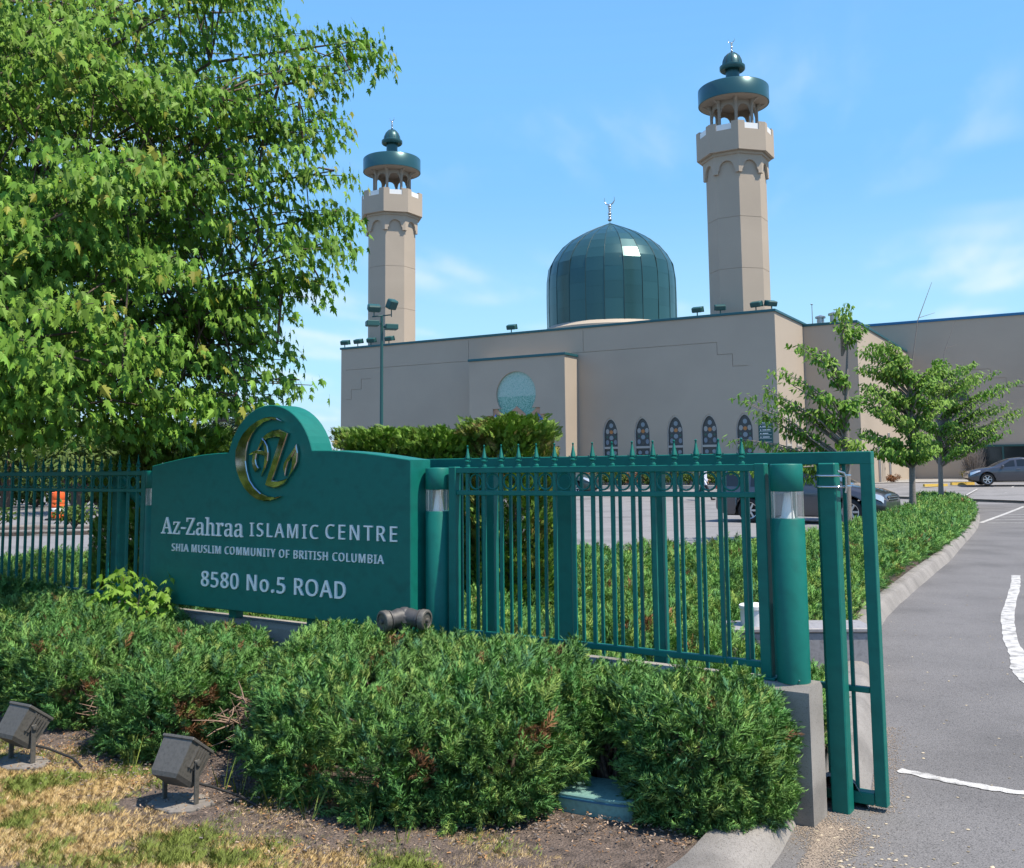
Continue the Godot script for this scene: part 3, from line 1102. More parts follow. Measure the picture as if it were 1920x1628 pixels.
	for k in 10:
		var a := TAU * k / 10
		var s := MB.new()
		var pts := []
		for p in [Vector2(0.63, 26.24), Vector2(0.59, 26.5), Vector2(0.47, 26.78), Vector2(0.27, 26.985), Vector2(0.03, 27.08)]:
			pts.append(Vector3(cos(a) * p.x, p.y, sin(a) * p.x))
		s.tube(pts, [0.015, 0.015, 0.015, 0.012, 0.01], 4)
		put("rib", s, M.seam, t)
	finial(t, Vector3(0, 27.0, 0), 0.48)
	copy(t, bl(-29.05, 0.1, -2.8), BA, "beige octagonal minaret with green canopy, behind the lamp post at the hall's far end")

func make_wing() -> void:
	var b := thing("side_block", BO, BA, "low beige stucco block with roof vents joining hall and rear wing", "building")
	var m := MB.new()
	m.bx(0.004, 3.19, 0.1, 10.2, -24.98, -6.3)
	put("wall", m, M.stucco, b)
	m = MB.new()
	m.bx(0.01, 3.27, 10.2, 10.36, -24.9, -6.22, 0.015)
	put("flashing", m, M.flashing, b)
	for z in [[-11.4, 3.1], [-15.2, 3.4]]:
		m = MB.new()
		m.bx(3.19, 3.30, 0.4, 0.4 + z[1], z[0] - 0.16, z[0] + 0.16, 0.02)
		put("downpipe", m, M.galv, b)
	m = MB.new()
	m.bx(3.18, 3.21, 0.45, 2.6, -13.6, -12.5, 0.005)
	put("door", m, M.soffit, b)
	m = MB.new()
	m.bx(3.21, 3.26, 1.35, 1.5, -13.4, -13.34)
	put("handle", m, M.steel, b.get_child(b.get_child_count() - 1))
	for q in [[0.8, -7.6, 0.32, 0.75], [1.7, -7.3, 0.36, 0.85]]:
		var v := thing("roof_vent", bl(q[0], 10.3, q[1]), BA, "grey capped roof vent on the low beige block", "vent", "roof vents")
		m = MB.new()
		m.lathe([Vector2(q[2] * 0.7, 0.0), Vector2(q[2] * 0.7, q[3] * 0.7)], 16)
		put("pipe", m, M.galv, v)
		m = MB.new()
		m.lathe([Vector2(q[2] * 0.5, q[3] * 0.68), Vector2(q[2], q[3] * 0.72), Vector2(q[2], q[3] * 0.85), Vector2(0.0, q[3])], 16)
		put("cap", m, M.galv, v)
	var an := thing("roof_pole", bl(0.45, 10.3, -7.0), BA, "thin grey pole standing on the low block roof", "pole")
	m = MB.new()
	m.tube([Vector3.ZERO, Vector3(0, 1.35, 0)], [0.03, 0.025], 6)
	put("mast", m, M.galv, an)
	m = MB.new()
	m.box(Vector3(0, 1.36, 0.05), Vector3(0.12, 0.05, 0.2), Basis.IDENTITY, 0.01)
	put("head", m, M.galv, an)
	var w := thing("rear_wing", BO, BA, "tall plain beige wing with blue roof edge behind the young trees", "building")
	var fw := csg_wall("wall", w, -6.0, 32.0, 0.1, 12.45, -33.0, -25.0)
	for g in [[4.5, 8.9, 8.6], [8.9, 9.9, 7.9], [9.9, 11.0, 7.2], [3.4, 30.0, 2.6]]:
		cut_box(fw, Vector3((g[0] + g[1]) * 0.5, g[2], -25.0), Vector3(g[1] - g[0], 0.04, 0.08))
	for g in [[8.9, 7.9, 8.6], [9.9, 7.2, 7.9]]:
		cut_box(fw, Vector3(g[0], (g[1] + g[2]) * 0.5, -25.0), Vector3(0.04, g[2] - g[1], 0.08))
	m = MB.new()
	m.bx(-6.0, 32.0, 12.4, 12.6, -25.3, -24.9, 0.02)
	put("flashing", m, mat(Color(0.02, 0.14, 0.30), 0.4, 0.2), w)
	m = MB.new()
	var pr := []
	for i in 13: pr.append(Vector2(6.55 + 0.95 * cos(PI * i / 12), 6.3 + 0.75 * sin(PI * i / 12)))
	m.prism(pr, -25.06, -24.97)
	put("arched_window", m, M.glass, w)
	# green framed glazing near the parked saloon car
	var g := Node3D.new()
	g.name = "glazed_front"
	w.add_child(g)
	for k in 4:
		m = MB.new()
		m.bx(7.93 + k * 1.55, 7.93 + k * 1.55 + 1.43, 0.62, 2.9, -24.99, -24.93)
		put("pane", m, M.glass, g)
		m = MB.new()
		m.bx(7.93 + k * 1.55 - 0.12, 7.93 + k * 1.55, 0.5, 3.02, -24.99, -24.88, 0.01)
		put("mullion", m, M.green_far, g)
	m = MB.new()
	m.bx(7.81, 14.2, 2.9, 3.04, -24.99, -24.87, 0.01)
	put("head_rail", m, M.green_far, g)

# ---------------------------------------------------------------- wall, sign, fence
func lettering(parent: Node3D, called: String, text: String, font_name: String, bold: bool, x0: float, x1: float, base: float, top: float, z: float, spacing := 0) -> void:
	var sf := SystemFont.new()
	sf.font_names = PackedStringArray([font_name])
	var fv := FontVariation.new()
	fv.base_font = sf
	fv.spacing_glyph = spacing
	if bold: fv.variation_embolden = 0.25
	var tm := TextMesh.new()
	tm.text = text
	tm.font = fv
	tm.font_size = 64
	tm.pixel_size = 0.01
	tm.depth = 0.02
	tm.curve_step = 1.5
	tm.horizontal_alignment = HORIZONTAL_ALIGNMENT_LEFT
	tm.vertical_alignment = VERTICAL_ALIGNMENT_BOTTOM
	var cm := TextMesh.new()
	cm.text = "H"
	cm.font = fv
	cm.font_size = 64
	cm.pixel_size = 0.01
	cm.vertical_alignment = VERTICAL_ALIGNMENT_BOTTOM
	var bb := tm.get_aabb()
	var cb := cm.get_aabb()
	var sx := (x1 - x0) / bb.size.x
	var sy := (top - base) / cb.size.y
	var o := put(called, tm, M.letter, parent)
	o.scale = Vector3(sx, sy, 0.5)
	o.position = Vector3(x0 - bb.position.x * sx, base - cb.position.y * sy, z + 0.005)

func make_wall_and_sign() -> void:
	var w := MB.new()
	var pr := [Vector2(0.0, -0.25), Vector2(0.0, 0.618), Vector2(-0.028, 0.646), Vector2(-0.172, 0.646), Vector2(-0.2, 0.618), Vector2(-0.2, -0.25)]
	# cross-section (z, y) swept along x; slightly chamfered right end
	w.prism(pr, 0.0, 26.0, Transform3D(Basis(Vector3(0, 0, 1), Vector3(0, 1, 0), Vector3(-1, 0, 0)), Vector3.ZERO))
	var o := one("retaining_wall", w, M.concrete, "low grey concrete wall carrying the green fence and sign", "wall")
	o.position = FO
	o.rotation.y = FA
	# sign
	var t := thing("name_sign", fl(-3.75, 0.646, -0.03), FA, "big dark green name sign with half round crest and silver lettering", "sign")
	var cx := 3.75
	var poly := [Vector2(-5.06, 0.072), Vector2(-2.435, 0.072), Vector2(-2.435, 1.112)]
	for i in range(1, 7):
		var f := i / 6.0
		poly.append(Vector2(lerpf(-2.435, -3.307, f), 1.112 + 0.075 * sin(f * PI * 0.5)))
	for i in range(0, 23):
		var a := deg_to_rad(15.8 + (180.0 - 31.6) * i / 22.0)
		poly.append(Vector2(-3.736 + 0.446 * cos(a), 1.066 + 0.446 * sin(a)))
	for i in range(0, 7):
		var f := i / 6.0
		poly.append(Vector2(lerpf(-4.165, -5.06, f), 1.187 - 0.088 * (1.0 - cos(f * PI * 0.5))))
	for i in poly.size(): poly[i] += Vector2(cx, 0)
	var m := MB.new()
	m.prism(poly, -0.10, 0.09, Transform3D.IDENTITY, 0.005)
	put("panel", m, M.green, t)
	for x in [-4.95, -4.2, -3.4, -2.6]:
		m = MB.new()
		m.bx(x - 0.04 + cx, x + 0.04 + cx, 0.0, 0.072, -0.07, 0.0, 0.004)
		put("foot", m, M.green, t)
	var zf := 0.09
	lettering(t, "letters", "Az-Zahraa", "Droid Serif", false, -4.915 + cx, -3.985 + cx, 0.588, 0.712, zf)
	lettering(t, "letters", "ISLAMIC", "Droid Sans", false, -3.91 + cx, -3.234 + cx, 0.598, 0.692, zf, 9)
	lettering(t, "letters", "CENTRE", "Droid Sans", false, -3.164 + cx, -2.542 + cx, 0.604, 0.699, zf, 9)
	lettering(t, "letters", "SHIA MUSLIM COMMUNITY OF BRITISH COLUMBIA", "Droid Sans", false, -4.78 + cx, -2.653 + cx, 0.463, 0.518, zf, 5)
	lettering(t, "letters", "8580 No.5 ROAD", "Droid Sans", true, -4.431 + cx, -2.982 + cx, 0.224, 0.334, zf, 3)
	var logo := Node3D.new()
	logo.name = "emblem"
	t.add_child(logo)
	for q in LOGO:
		var pts := []
		for p in q[1]: pts.append(Vector2(p[0] + cx, p[1] - 0.646))
		m = MB.new()
		m.prism(pts, zf + 0.004, zf + 0.028, Transform3D.IDENTITY, 0.005)
		put(q[0], m, M.chrome, logo)

const LOGO := [
["crescent", [[-3.581,2.036],[-3.634,2.063],[-3.701,2.073],[-3.769,2.068],[-3.836,2.05],[-3.911,2.015],[-3.98,1.966],[-4.027,1.907],[-4.058,1.842],[-4.059,1.772],[-4.043,1.701],[-4.006,1.636],[-3.956,1.576],[-3.893,1.531],[-3.824,1.499],[-3.756,1.489],[-3.689,1.494],[-3.623,1.51],[-3.578,1.526],[-3.65,1.517],[-3.716,1.523],[-3.784,1.543],[-3.853,1.586],[-3.902,1.636],[-3.931,1.701],[-3.947,1.77],[-3.942,1.84],[-3.922,1.904],[-3.889,1.954],[-3.835,2.003],[-3.768,2.038],[-3.701,2.052],[-3.634,2.049]]],
["stroke", [[-3.828,1.847],[-3.779,1.928],[-3.758,1.909],[-3.801,1.865],[-3.831,1.819],[-3.842,1.778],[-3.833,1.746],[-3.81,1.718],[-3.847,1.689],[-3.871,1.723],[-3.881,1.765],[-3.873,1.806],[-3.852,1.833]]],
["stroke", [[-3.755,1.912],[-3.724,1.872],[-3.711,1.826],[-3.718,1.767],[-3.741,1.718],[-3.787,1.659],[-3.761,1.718],[-3.752,1.768],[-3.749,1.8],[-3.753,1.841],[-3.765,1.891]]],
["crossbar", [[-3.917,1.811],[-3.879,1.836],[-3.838,1.845],[-3.784,1.841],[-3.736,1.829],[-3.723,1.822],[-3.729,1.795],[-3.776,1.807],[-3.828,1.817],[-3.872,1.818]]],
["letter", [[-3.779,1.928],[-3.732,1.959],[-3.673,1.978],[-3.606,1.982],[-3.518,1.953],[-3.669,1.631],[-3.613,1.627],[-3.56,1.636],[-3.515,1.649],[-3.547,1.613],[-3.599,1.589],[-3.658,1.581],[-3.718,1.591],[-3.743,1.6],[-3.599,1.924],[-3.658,1.93],[-3.712,1.927],[-3.748,1.914]]],
["stroke", [[-3.434,1.879],[-3.438,1.835],[-3.476,1.791],[-3.511,1.76],[-3.529,1.716],[-3.543,1.66],[-3.561,1.716],[-3.553,1.752],[-3.524,1.787],[-3.48,1.827]]],
["stroke", [[-3.434,1.879],[-3.419,1.817],[-3.427,1.755],[-3.458,1.706],[-3.515,1.648],[-3.49,1.693],[-3.477,1.729],[-3.473,1.786],[-3.441,1.83]]]]

var spear_mesh: ArrayMesh
var ring_mesh: ArrayMesh
func spear() -> ArrayMesh:
	# cast point: collar, waist, flared barbs and a tapering tip with a bead
	var m := MB.new()
	m.lathe([Vector2(0.016, 0.0), Vector2(0.016, 0.012), Vector2(0.010, 0.016), Vector2(0.010, 0.032), Vector2(0.019, 0.036), Vector2(0.019, 0.042), Vector2(0.009, 0.046), Vector2(0.009, 0.052)], 8)
	for s in [-1, 1]:
		m.tube([Vector3(0.0, 0.05, 0), Vector3(s * 0.014, 0.047, 0), Vector3(s * 0.022, 0.052, 0), Vector3(s * 0.027, 0.062, 0)], [0.006, 0.0055, 0.0045, 0.003], 5)
	m.lathe([Vector2(0.006, 0.048), Vector2(0.0185, 0.056), Vector2(0.016, 0.070), Vector2(0.0105, 0.090), Vector2(0.0065, 0.112), Vector2(0.0045, 0.124), Vector2(0.007, 0.128), Vector2(0.007, 0.133), Vector2(0.0, 0.138)], 6, Vector3.ZERO, Basis.from_scale(Vector3(1, 1, 0.55)))
	return m.mesh()

func fence_run(called: String, label: String, x0: float, x1: float, first: float, y0: float) -> Node3D:
	var t := thing(called, fl((x0 + x1) * 0.5, y0, -0.1), FA, label, "fence", "green fence panels on the low wall")
	var c := (x0 + x1) * 0.5
	var m := MB.new()
	m.bx(x0 - c, x1 - c, 1.672 - y0, 1.708 - y0, -0.02, 0.02, 0.003)
	put("top_rail", m, M.green, t)
	m = MB.new()
	m.bx(x0 - c, x1 - c, 1.538 - y0, 1.566 - y0, -0.017, 0.017, 0.003)
	put("middle_rail", m, M.green, t)
	m = MB.new()
	m.bx(x0 - c, x1 - c, 0.697 - y0, 0.728 - y0, -0.02, 0.02, 0.003)
	put("bottom_rail", m, M.green, t)
	for x in [x0, x1]:
		m = MB.new()
		m.bx(x - 0.028 - c, x + 0.028 - c, 0.0, 1.712 - y0, -0.028, 0.028, 0.004)
		put("post", m, M.green, t)
		m = MB.new()
		m.bx(x - 0.05 - c, x + 0.05 - c, 0.0, 0.012, -0.05, 0.05, 0.003)
		put("foot_plate", m, M.green, t)
	var pm := MB.new()
	pm.bx(-0.0105, 0.0105, 0.0, 0.977, -0.0105, 0.0105, 0.0025)
	var pk := pm.mesh()
	var x := first
	while x > x0 + 0.04:
		var p := put("picket", pk, M.green, t)
		p.position = Vector3(x - c, 0.7 - y0, 0)
		var s := put("spear_point", spear_mesh, M.green, t)
		s.position = Vector3(x - c, 1.706 - y0, 0)
		if x - 0.062 > x0 + 0.05:
			var r := put("ring", ring_mesh, M.green, t)
			r.position = Vector3(x - 0.062 - c, 1.62 - y0, 0)
		x -= 0.1268
	return t

func make_fences() -> void:
	spear_mesh = spear()
	var r := MB.new()
	var pts := []
	var rad := []
	for i in 21:
		var a := TAU * i / 20
		pts.append(Vector3(cos(a) * 0.046, sin(a) * 0.046, 0))
		rad.append(0.0055)
	r.tube(pts, rad, 6, false)
	ring_mesh = r.mesh()
	fence_run("picket_fence", "green picket fence with spear points between sign and end bollard", -2.215, -0.235, -0.336, 0.646)
	fence_run("picket_fence", "green picket fence with spear points in tree shade beyond the sign", -8.9, -5.36, -5.47, 0.646)
	var b := thing("fence_brace", fl(-5.9, 0.646, -0.3), FA, "slanted green brace tube and post behind the shaded fence", "brace")
	var m := MB.new()
	m.tube([Vector3(-0.1, 0.98, 0.0), Vector3(0.62, 0.0, -0.55)], [0.035, 0.035], 10)
	put("tube", m, M.green, b)
	m = MB.new()
	m.bx(-0.16, -0.07, -0.55, 1.02, -0.05, 0.04, 0.005)
	put("post", m, M.green, b)

func make_gate() -> void:
	var t := thing("sliding_gate", fl(0.0, 0.03, -0.41), FA, "open green sliding gate of square tubes behind the picket fence", "gate")
	var m := MB.new()
	m.bx(-3.6, 0.237, 1.672, 1.737, -0.03, 0.03, 0.004)
	put("top_rail", m, M.green, t)
	m = MB.new()
	m.bx(0.178, 0.236, 0.0, 1.69, -0.028, 0.028, 0.003)
	put("end_stile", m, M.green, t)
	m = MB.new()
	m.bx(-3.6, 0.175, 0.0, 0.058, -0.03, 0.03, 0.004)
	put("bottom_rail", m, M.green, t)
	m = MB.new()
	m.bx(-3.6, 0.175, 0.535, 0.563, -0.016, 0.016, 0.003)
	put("middle_rail", m, M.green, t)
	for q in [[-1.655, -1.545], [-1.01, -0.935], [-2.22, -2.12], [-3.55, -3.47]]:
		m = MB.new()
		m.bx(q[0], q[1], 0.06, 1.67, -0.028, 0.03, 0.004)
		put("stile", m, M.green, t)
	var pm := MB.new()
	pm.bx(-0.009, 0.009, 0.06, 1.672, -0.009, 0.009, 0.002)
	var pk := pm.mesh()
	for k in 28:
		var x := 0.09 - k * 0.131
		var near := false
		for q in [-1.6, -0.972, -2.17, -3.51]:
			if absf(x - q) < 0.07: near = true
		if near: continue
		var p := put("picket", pk, M.green, t)
		p.position = Vector3(x, 0, 0)
	var g := thing("gate_post", fl(0.043, 0.0, -0.31), FA, "square green guide post with steel loop beside the sliding gate", "post")
	m = MB.new()
	m.bx(-0.043, 0.043, -0.05, 1.71, -0.043, 0.043, 0.006)
	put("post", m, M.green, g)
	for y in [1.645, 1.59]:
		m = MB.new()
		m.tube([Vector3(-0.05, y, -0.02), Vector3(-0.05, y, 0.052), Vector3(-0.03, y, 0.058), Vector3(0.05, y, 0.055), Vector3(0.075, y, 0.03), Vector3(0.08, y, -0.09)], [0.006, 0.006, 0.006, 0.006, 0.006, 0.006], 7)
		put("steel_rod", m, M.steel, g)
	m = MB.new()
	m.tube([Vector3(0.06, 1.668, 0.05), Vector3(0.085, 1.66, 0.03), Vector3(0.09, 1.64, 0.02), Vector3(0.09, 1.58, 0.02), Vector3(0.085, 1.56, 0.02)], [0.006, 0.006, 0.006, 0.006, 0.006], 7)
	put("steel_loop", m, M.steel, g)

func make_bollards() -> void:
	var t: Node3D
	var spots := [[-0.105, "green round bollard lamp with clear lens on the wall end beside the gate", 0.0], [-2.345, "green round bollard lamp with clear lens at the sign's sunlit end", 0.2], [-5.225, "green round bollard lamp with clear lens at the sign's shaded end", -0.3]]
	for i in 3:
		var at := fl(spots[i][0], 0.646, -0.1)
		if i > 0:
			copy(t, at, FA + spots[i][2], spots[i][1])
			continue
		t = thing("bollard_lamp", at, FA, spots[0][1], "bollard lamp", "bollard lamps along the wall")
		var m := MB.new()
		m.lathe([Vector2(0.0, 0.0), Vector2(0.08, 0.0), Vector2(0.08, 0.788), Vector2(0.077, 0.792), Vector2(0.0, 0.792)], 40)
		put("body", m, M.green, t)
		m = MB.new()
		m.lathe([Vector2(0.0, 0.925), Vector2(0.076, 0.925), Vector2(0.08, 0.929), Vector2(0.08, 1.056), Vector2(0.076, 1.061), Vector2(0.0, 1.063)], 40)
		put("cap", m, M.green, t)
		m = MB.new()
		m.lathe([Vector2(0.0785, 0.792), Vector2(0.0785, 0.925)], 40)
		put("lens", m, M.lens, t)
		m = MB.new()
		m.lathe([Vector2(0.034, 0.792), Vector2(0.028, 0.83), Vector2(0.02, 0.88), Vector2(0.014, 0.918), Vector2(0.0, 0.918)], 24)
		put("reflector", m, M.white, t)
		for k in 3:
			m = MB.new()
			var a := TAU * k / 3 + 0.9
			m.tube([Vector3(cos(a) * 0.066, 0.79, sin(a) * 0.066), Vector3(cos(a) * 0.066, 0.927, sin(a) * 0.066)], [0.004, 0.004], 6)
			put("stay", m, M.steel, t)
		m = MB.new()
		m.lathe([Vector2(0.0, 0.0), Vector2(0.004, 0.0), Vector2(0.004, 0.006), Vector2(0.0, 0.007)], 8, Vector3(0.05, 0.02, 0.0635), Basis(Vector3.RIGHT, PI / 2))
		put("screw", m, M.steel, t)

# ---------------------------------------------------------------- small things in the bed
func make_bed_things() -> void:
	# fire hose inlet
	var t := thing("hose_inlet", fl(-2.25, LAWN + 0.02, 0.33), 0.12, "dark grey two outlet fire hose inlet below the sign's right end", "hydrant inlet")
	var m := MB.new()
	m.lathe([Vector2(0.06, 0.0), Vector2(0.045, 0.03), Vector2(0.04, 0.6), Vector2(0.055, 0.62), Vector2(0.055, 0.66), Vector2(0.045, 0.68)], 18)
	put("riser", m, M.iron, t)
	m = MB.new()
	m.lathe([Vector2(0.042, 0.66), Vector2(0.05, 0.70), Vector2(0.05, 0.76), Vector2(0.04, 0.795), Vector2(0.02, 0.812), Vector2(0.0, 0.815)], 20)
	for s in [-1, 1]:
		m.tube([Vector3(0, 0.752, 0.0), Vector3(s * 0.035, 0.755, 0.012), Vector3(s * 0.075, 0.748, 0.035)], [0.055, 0.054, 0.047], 18)
	m.box(Vector3(0, 0.75, 0.048), Vector3(0.035, 0.05, 0.02), Basis.IDENTITY, 0.006)
	put("body", m, M.iron, t)
	for s in [-1, 1]:
		var d := Vector3(s * 0.84, -0.06, 0.54).normalized()
		var bs := Basis(Quaternion(Vector3.UP, d))
		var o := Vector3(s * 0.07, 0.748, 0.03)
		m = MB.new()
		m.lathe([Vector2(0.047, 0.0), Vector2(0.047, 0.012), Vector2(0.056, 0.014), Vector2(0.056, 0.026), Vector2(0.05, 0.028), Vector2(0.05, 0.034)], 24, o, bs)
		put("collar", m, M.iron, t)
		m = MB.new()
		m.lathe([Vector2(0.05, 0.034), Vector2(0.061, 0.036), Vector2(0.061, 0.066), Vector2(0.057, 0.071), Vector2(0.046, 0.072), Vector2(0.044, 0.066), Vector2(0.014, 0.066), Vector2(0.013, 0.082), Vector2(0.0, 0.084)], 28, o, bs)
		put("cap", m, M.bronze, t)
		m = MB.new()
		m.tube([o + bs * Vector3(0.0, 0.06, -0.05) , o + d * 0.05 + Vector3(0, -0.085, 0.01), o + Vector3(-s * 0.02, -0.10, 0.02), Vector3(s * 0.03, 0.69, 0.05)], [0.002, 0.002, 0.002, 0.002], 5)
		put("chain", m, M.galv, t)
	# valve box lid
	t = thing("valve_box", fl(-0.905, 0.0, 0.44), FA + 0.12, "pale green plastic valve box half under the juniper", "utility box")
	m = MB.new()
	var rr := []
	for i in 32:
		var a := TAU * i / 32
		rr.append(Vector2(signf(cos(a)) * pow(absf(cos(a)), 0.45) * 0.235, signf(sin(a)) * pow(absf(sin(a)), 0.45) * 0.15))
	var up := Transform3D(Basis(Vector3.RIGHT, -PI / 2), Vector3.ZERO)
	m.prism(rr, 0.02, 0.125, up)
	put("box", m, M.valve, t)
	var r2 := []
	for p in rr: r2.append(p * 1.03)
	m = MB.new()
	m.prism(r2, 0.125, 0.134, up)
	put("rim", m, M.valve_rim, t)
	m = MB.new()
	m.prism(rr, 0.135, 0.150, up, 0.006)
	put("lid", m, M.valve, t)
	# ground floodlights pointing up at the sign
	var spots := [[Vector3(-1.66, LAWN, -5.06), FA + 0.15, "grey bronze ground floodlight on concrete pad between the big junipers"], [Vector3(-2.80, LAWN, -5.78), FA + 0.05, "grey bronze ground floodlight with ribbed side beside the far juniper"]]
	for i in 2:
		t = thing("ground_floodlight", spots[i][0], spots[i][1], spots[i][2], "floodlight", "ground floodlights in front of the sign")
		t.scale = Vector3.ONE * 0.88
		m = MB.new()
		var pad := []
		for k in 10: pad.append(Vector2(cos(TAU * k / 10) * 0.21 * rnd(0.85, 1.1), sin(TAU * k / 10) * 0.15 * rnd(0.85, 1.1)))
		m.prism(pad, -0.05, 0.012, up, 0.008)
		put("concrete_pad", m, M.pad_old, t)
		var bs := Basis(Vector3.RIGHT, -0.62)            # lens points up and back towards the sign
		var c := Vector3(0, 0.235, 0.0)
		m = MB.new()
		var back := []
		var hw := 0.095
		for q in [[0.088, -0.118, 0.074], [0.098, -0.095, 0.084], [0.106, 0.085, 0.095]]:
			back.append(q)
		var rings := []
		for q in back:
			rings.append([bs * Vector3(-q[0], q[1], -q[2]) + c, bs * Vector3(q[0], q[1], -q[2]) + c, bs * Vector3(q[0], q[1], q[2]) + c, bs * Vector3(-q[0], q[1], q[2]) + c])
		for a in 2:
			for k in 4:
				var l := (k + 1) % 4
				var mid: Vector3 = (rings[a][k] + rings[a + 1][l]) * 0.5 - (c + bs * Vector3(0, (back[a][1] + back[a + 1][1]) * 0.5, 0))
				m.flat(rings[a][k], rings[a][l], rings[a + 1][l], mid)
				m.flat(rings[a][k], rings[a + 1][l], rings[a + 1][k], mid)
		m.flat(rings[0][0], rings[0][1], rings[0][2], bs * Vector3.DOWN)
		m.flat(rings[0][0], rings[0][2], rings[0][3], bs * Vector3.DOWN)
		put("lamp_housing", m, M.bronze, t)
		for s in [-1, 1]:
			for k in 5:
				m = MB.new()
				m.box(c + bs * Vector3(s * 0.107, 0.02, -0.055 + k * 0.022), Vector3(0.02, 0.12, 0.008), bs * Basis(Vector3(0, 0, 1), -s * 0.07))
				put("cooling_rib", m, M.bronze, t)
			m = MB.new()
			m.box(Vector3(s * 0.118, 0.125, 0.0), Vector3(0.012, 0.25, 0.034), Basis.IDENTITY, 0.003)
			put("bracket_leg", m, M.bronze, t)
			m = MB.new()
			m.lathe([Vector2(0.0, 0.0), Vector2(0.016, 0.0), Vector2(0.016, 0.012), Vector2(0.0, 0.014)], 10, Vector3(s * 0.124, 0.235, 0.0), Basis(Vector3(0, 0, 1), -s * PI / 2))
			put("bolt", m, M.bronze, t)
		m = MB.new()
		m.box(c + bs * Vector3(0, 0.094, 0), Vector3(0.232, 0.018, 0.206), bs, 0.004)
		put("lens_frame", m, M.bronze, t)
		m = MB.new()
		m.box(c + bs * Vector3(0, 0.106, 0), Vector3(0.195, 0.006, 0.17), bs)
		put("lens", m, M.glass, t)
		m = MB.new()
		m.tube([c + bs * Vector3(0.05, -0.1, 0), Vector3(0.14, 0.08, -0.1), Vector3(0.3, 0.03, -0.16), Vector3(0.45, 0.01, -0.12)], [0.008, 0.008, 0.008, 0.008], 6)
		put("cable", m, M.rubber, t)
	# gate operator box, white canister on top, white pipe
	t = thing("operator_box", Vector3(2.31, -0.03, -8.25), -0.03, "long grey metal gate operator box behind the bollard", "utility box")
	m = MB.new()
	m.bx(-0.56, 0.56, 0.0, 0.40, -0.2, 0.2, 0.012)
	put("cabinet", m, M.grey_box, t)
	m = MB.new()
	m.bx(-0.575, 0.575, 0.40, 0.435, -0.215, 0.215, 0.008)
	put("lid", m, M.grey_box, t)
	for k in 9:
		if k == 4: continue
		m = MB.new()
		m.bx(-0.52 + k * 0.036, -0.52 + k * 0.036 + 0.026, 0.262, 0.278, 0.199, 0.203)
		put("marking", m, M.black, t)
	var cn := thing("canister", Vector3(1.97, 0.405, -8.25), 0.0, "white round canister standing on the grey operator box", "canister")
	m = MB.new()
	m.lathe([Vector2(0.0, 0.0), Vector2(0.115, 0.0), Vector2(0.118, 0.13)], 28)
	put("drum", m, M.white, cn)
	m = MB.new()
	m.lathe([Vector2(0.118, 0.13), Vector2(0.126, 0.132), Vector2(0.126, 0.158), Vector2(0.118, 0.164), Vector2(0.0, 0.168)], 28)
	put("lid", m, M.white, cn)
	var pp := thing("conduit", fl(-0.19, 0.646, -0.165), FA, "thin white conduit pipe behind the fence end post", "pipe")
	m = MB.new()
	m.tube([Vector3(0, 0.0, 0), Vector3(0, 0.34, 0)], [0.009, 0.009], 8)
	put("pipe", m, M.white, pp)
	m = MB.new()
	m.tube([Vector3(0, 0.24, 0), Vector3(0, 0.36, 0)], [0.014, 0.014], 8)
	put("sleeve", m, M.white, pp)

# ---------------------------------------------------------------- foliage
func blade(m: MB, a: Vector3, d: Vector3, w: float, nn: Vector3) -> void:
	var s := d.cross(nn).normalized() * w * 0.5
	var mid := a + d * 0.45
	var n2 := (nn + d.normalized() * 0.25).normalized()
	m.t3(a - s * 0.5, a + s * 0.5, mid + s, n2, n2, n2)
	m.t3(a - s * 0.5, mid + s, mid - s, n2, n2, n2)
	m.t3(mid - s, mid + s, a + d, n2, n2, n2)

func juniper_sprig(seed_: int) -> ArrayMesh:
	# a feathery plume: a bent stem with alternating side shoots that carry fine shootlets
	var r := RandomNumberGenerator.new()
	r.seed = seed_
	var m := MB.new()
	var p := Vector3.ZERO
	var d := Vector3.UP
	var bend := Vector3(r.randf_range(-0.1, 0.1), 0, r.randf_range(-0.1, 0.1))
	var N := 11
	for i in N:
		var t := float(i) / N
		var q := p + d * 0.085
		d = (d + bend + Vector3(r.randf_range(-0.08, 0.08), 0, r.randf_range(-0.08, 0.08))).normalized()
		for k in 2:
			var a := i * 2.1 + k * PI + r.randf_range(-0.5, 0.5)
			var o := Vector3(cos(a), 0, sin(a))
			var dir := (o * (0.62 - 0.25 * t) + d * 0.85).normalized()
			var L := (0.40 * (1.0 - t) + 0.14) * r.randf_range(0.7, 1.25)
			var nn := (o * 0.5 + Vector3.UP * 0.35 + rv_of(r) * 0.3)
			blade(m, p, dir * L, 0.030, nn)
			if i < N - 2:
				for f in [0.3, 0.6]:
					for s in [-1, 1]:
						var d2: Vector3 = (dir + o.cross(Vector3.UP) * 0.6 * s + rv_of(r) * 0.25).normalized()
						blade(m, p + dir * L * f, d2 * L * (0.62 - 0.4 * f), 0.026, nn + rv_of(r) * 0.3)
		p = q
	blade(m, p, d * 0.16, 0.03, Vector3(0.6, 0.5, 0.6).normalized())
	return m.mesh()

func rv_of(r: RandomNumberGenerator) -> Vector3:
	return Vector3(r.randfn(), r.randfn(), r.randfn()).normalized()

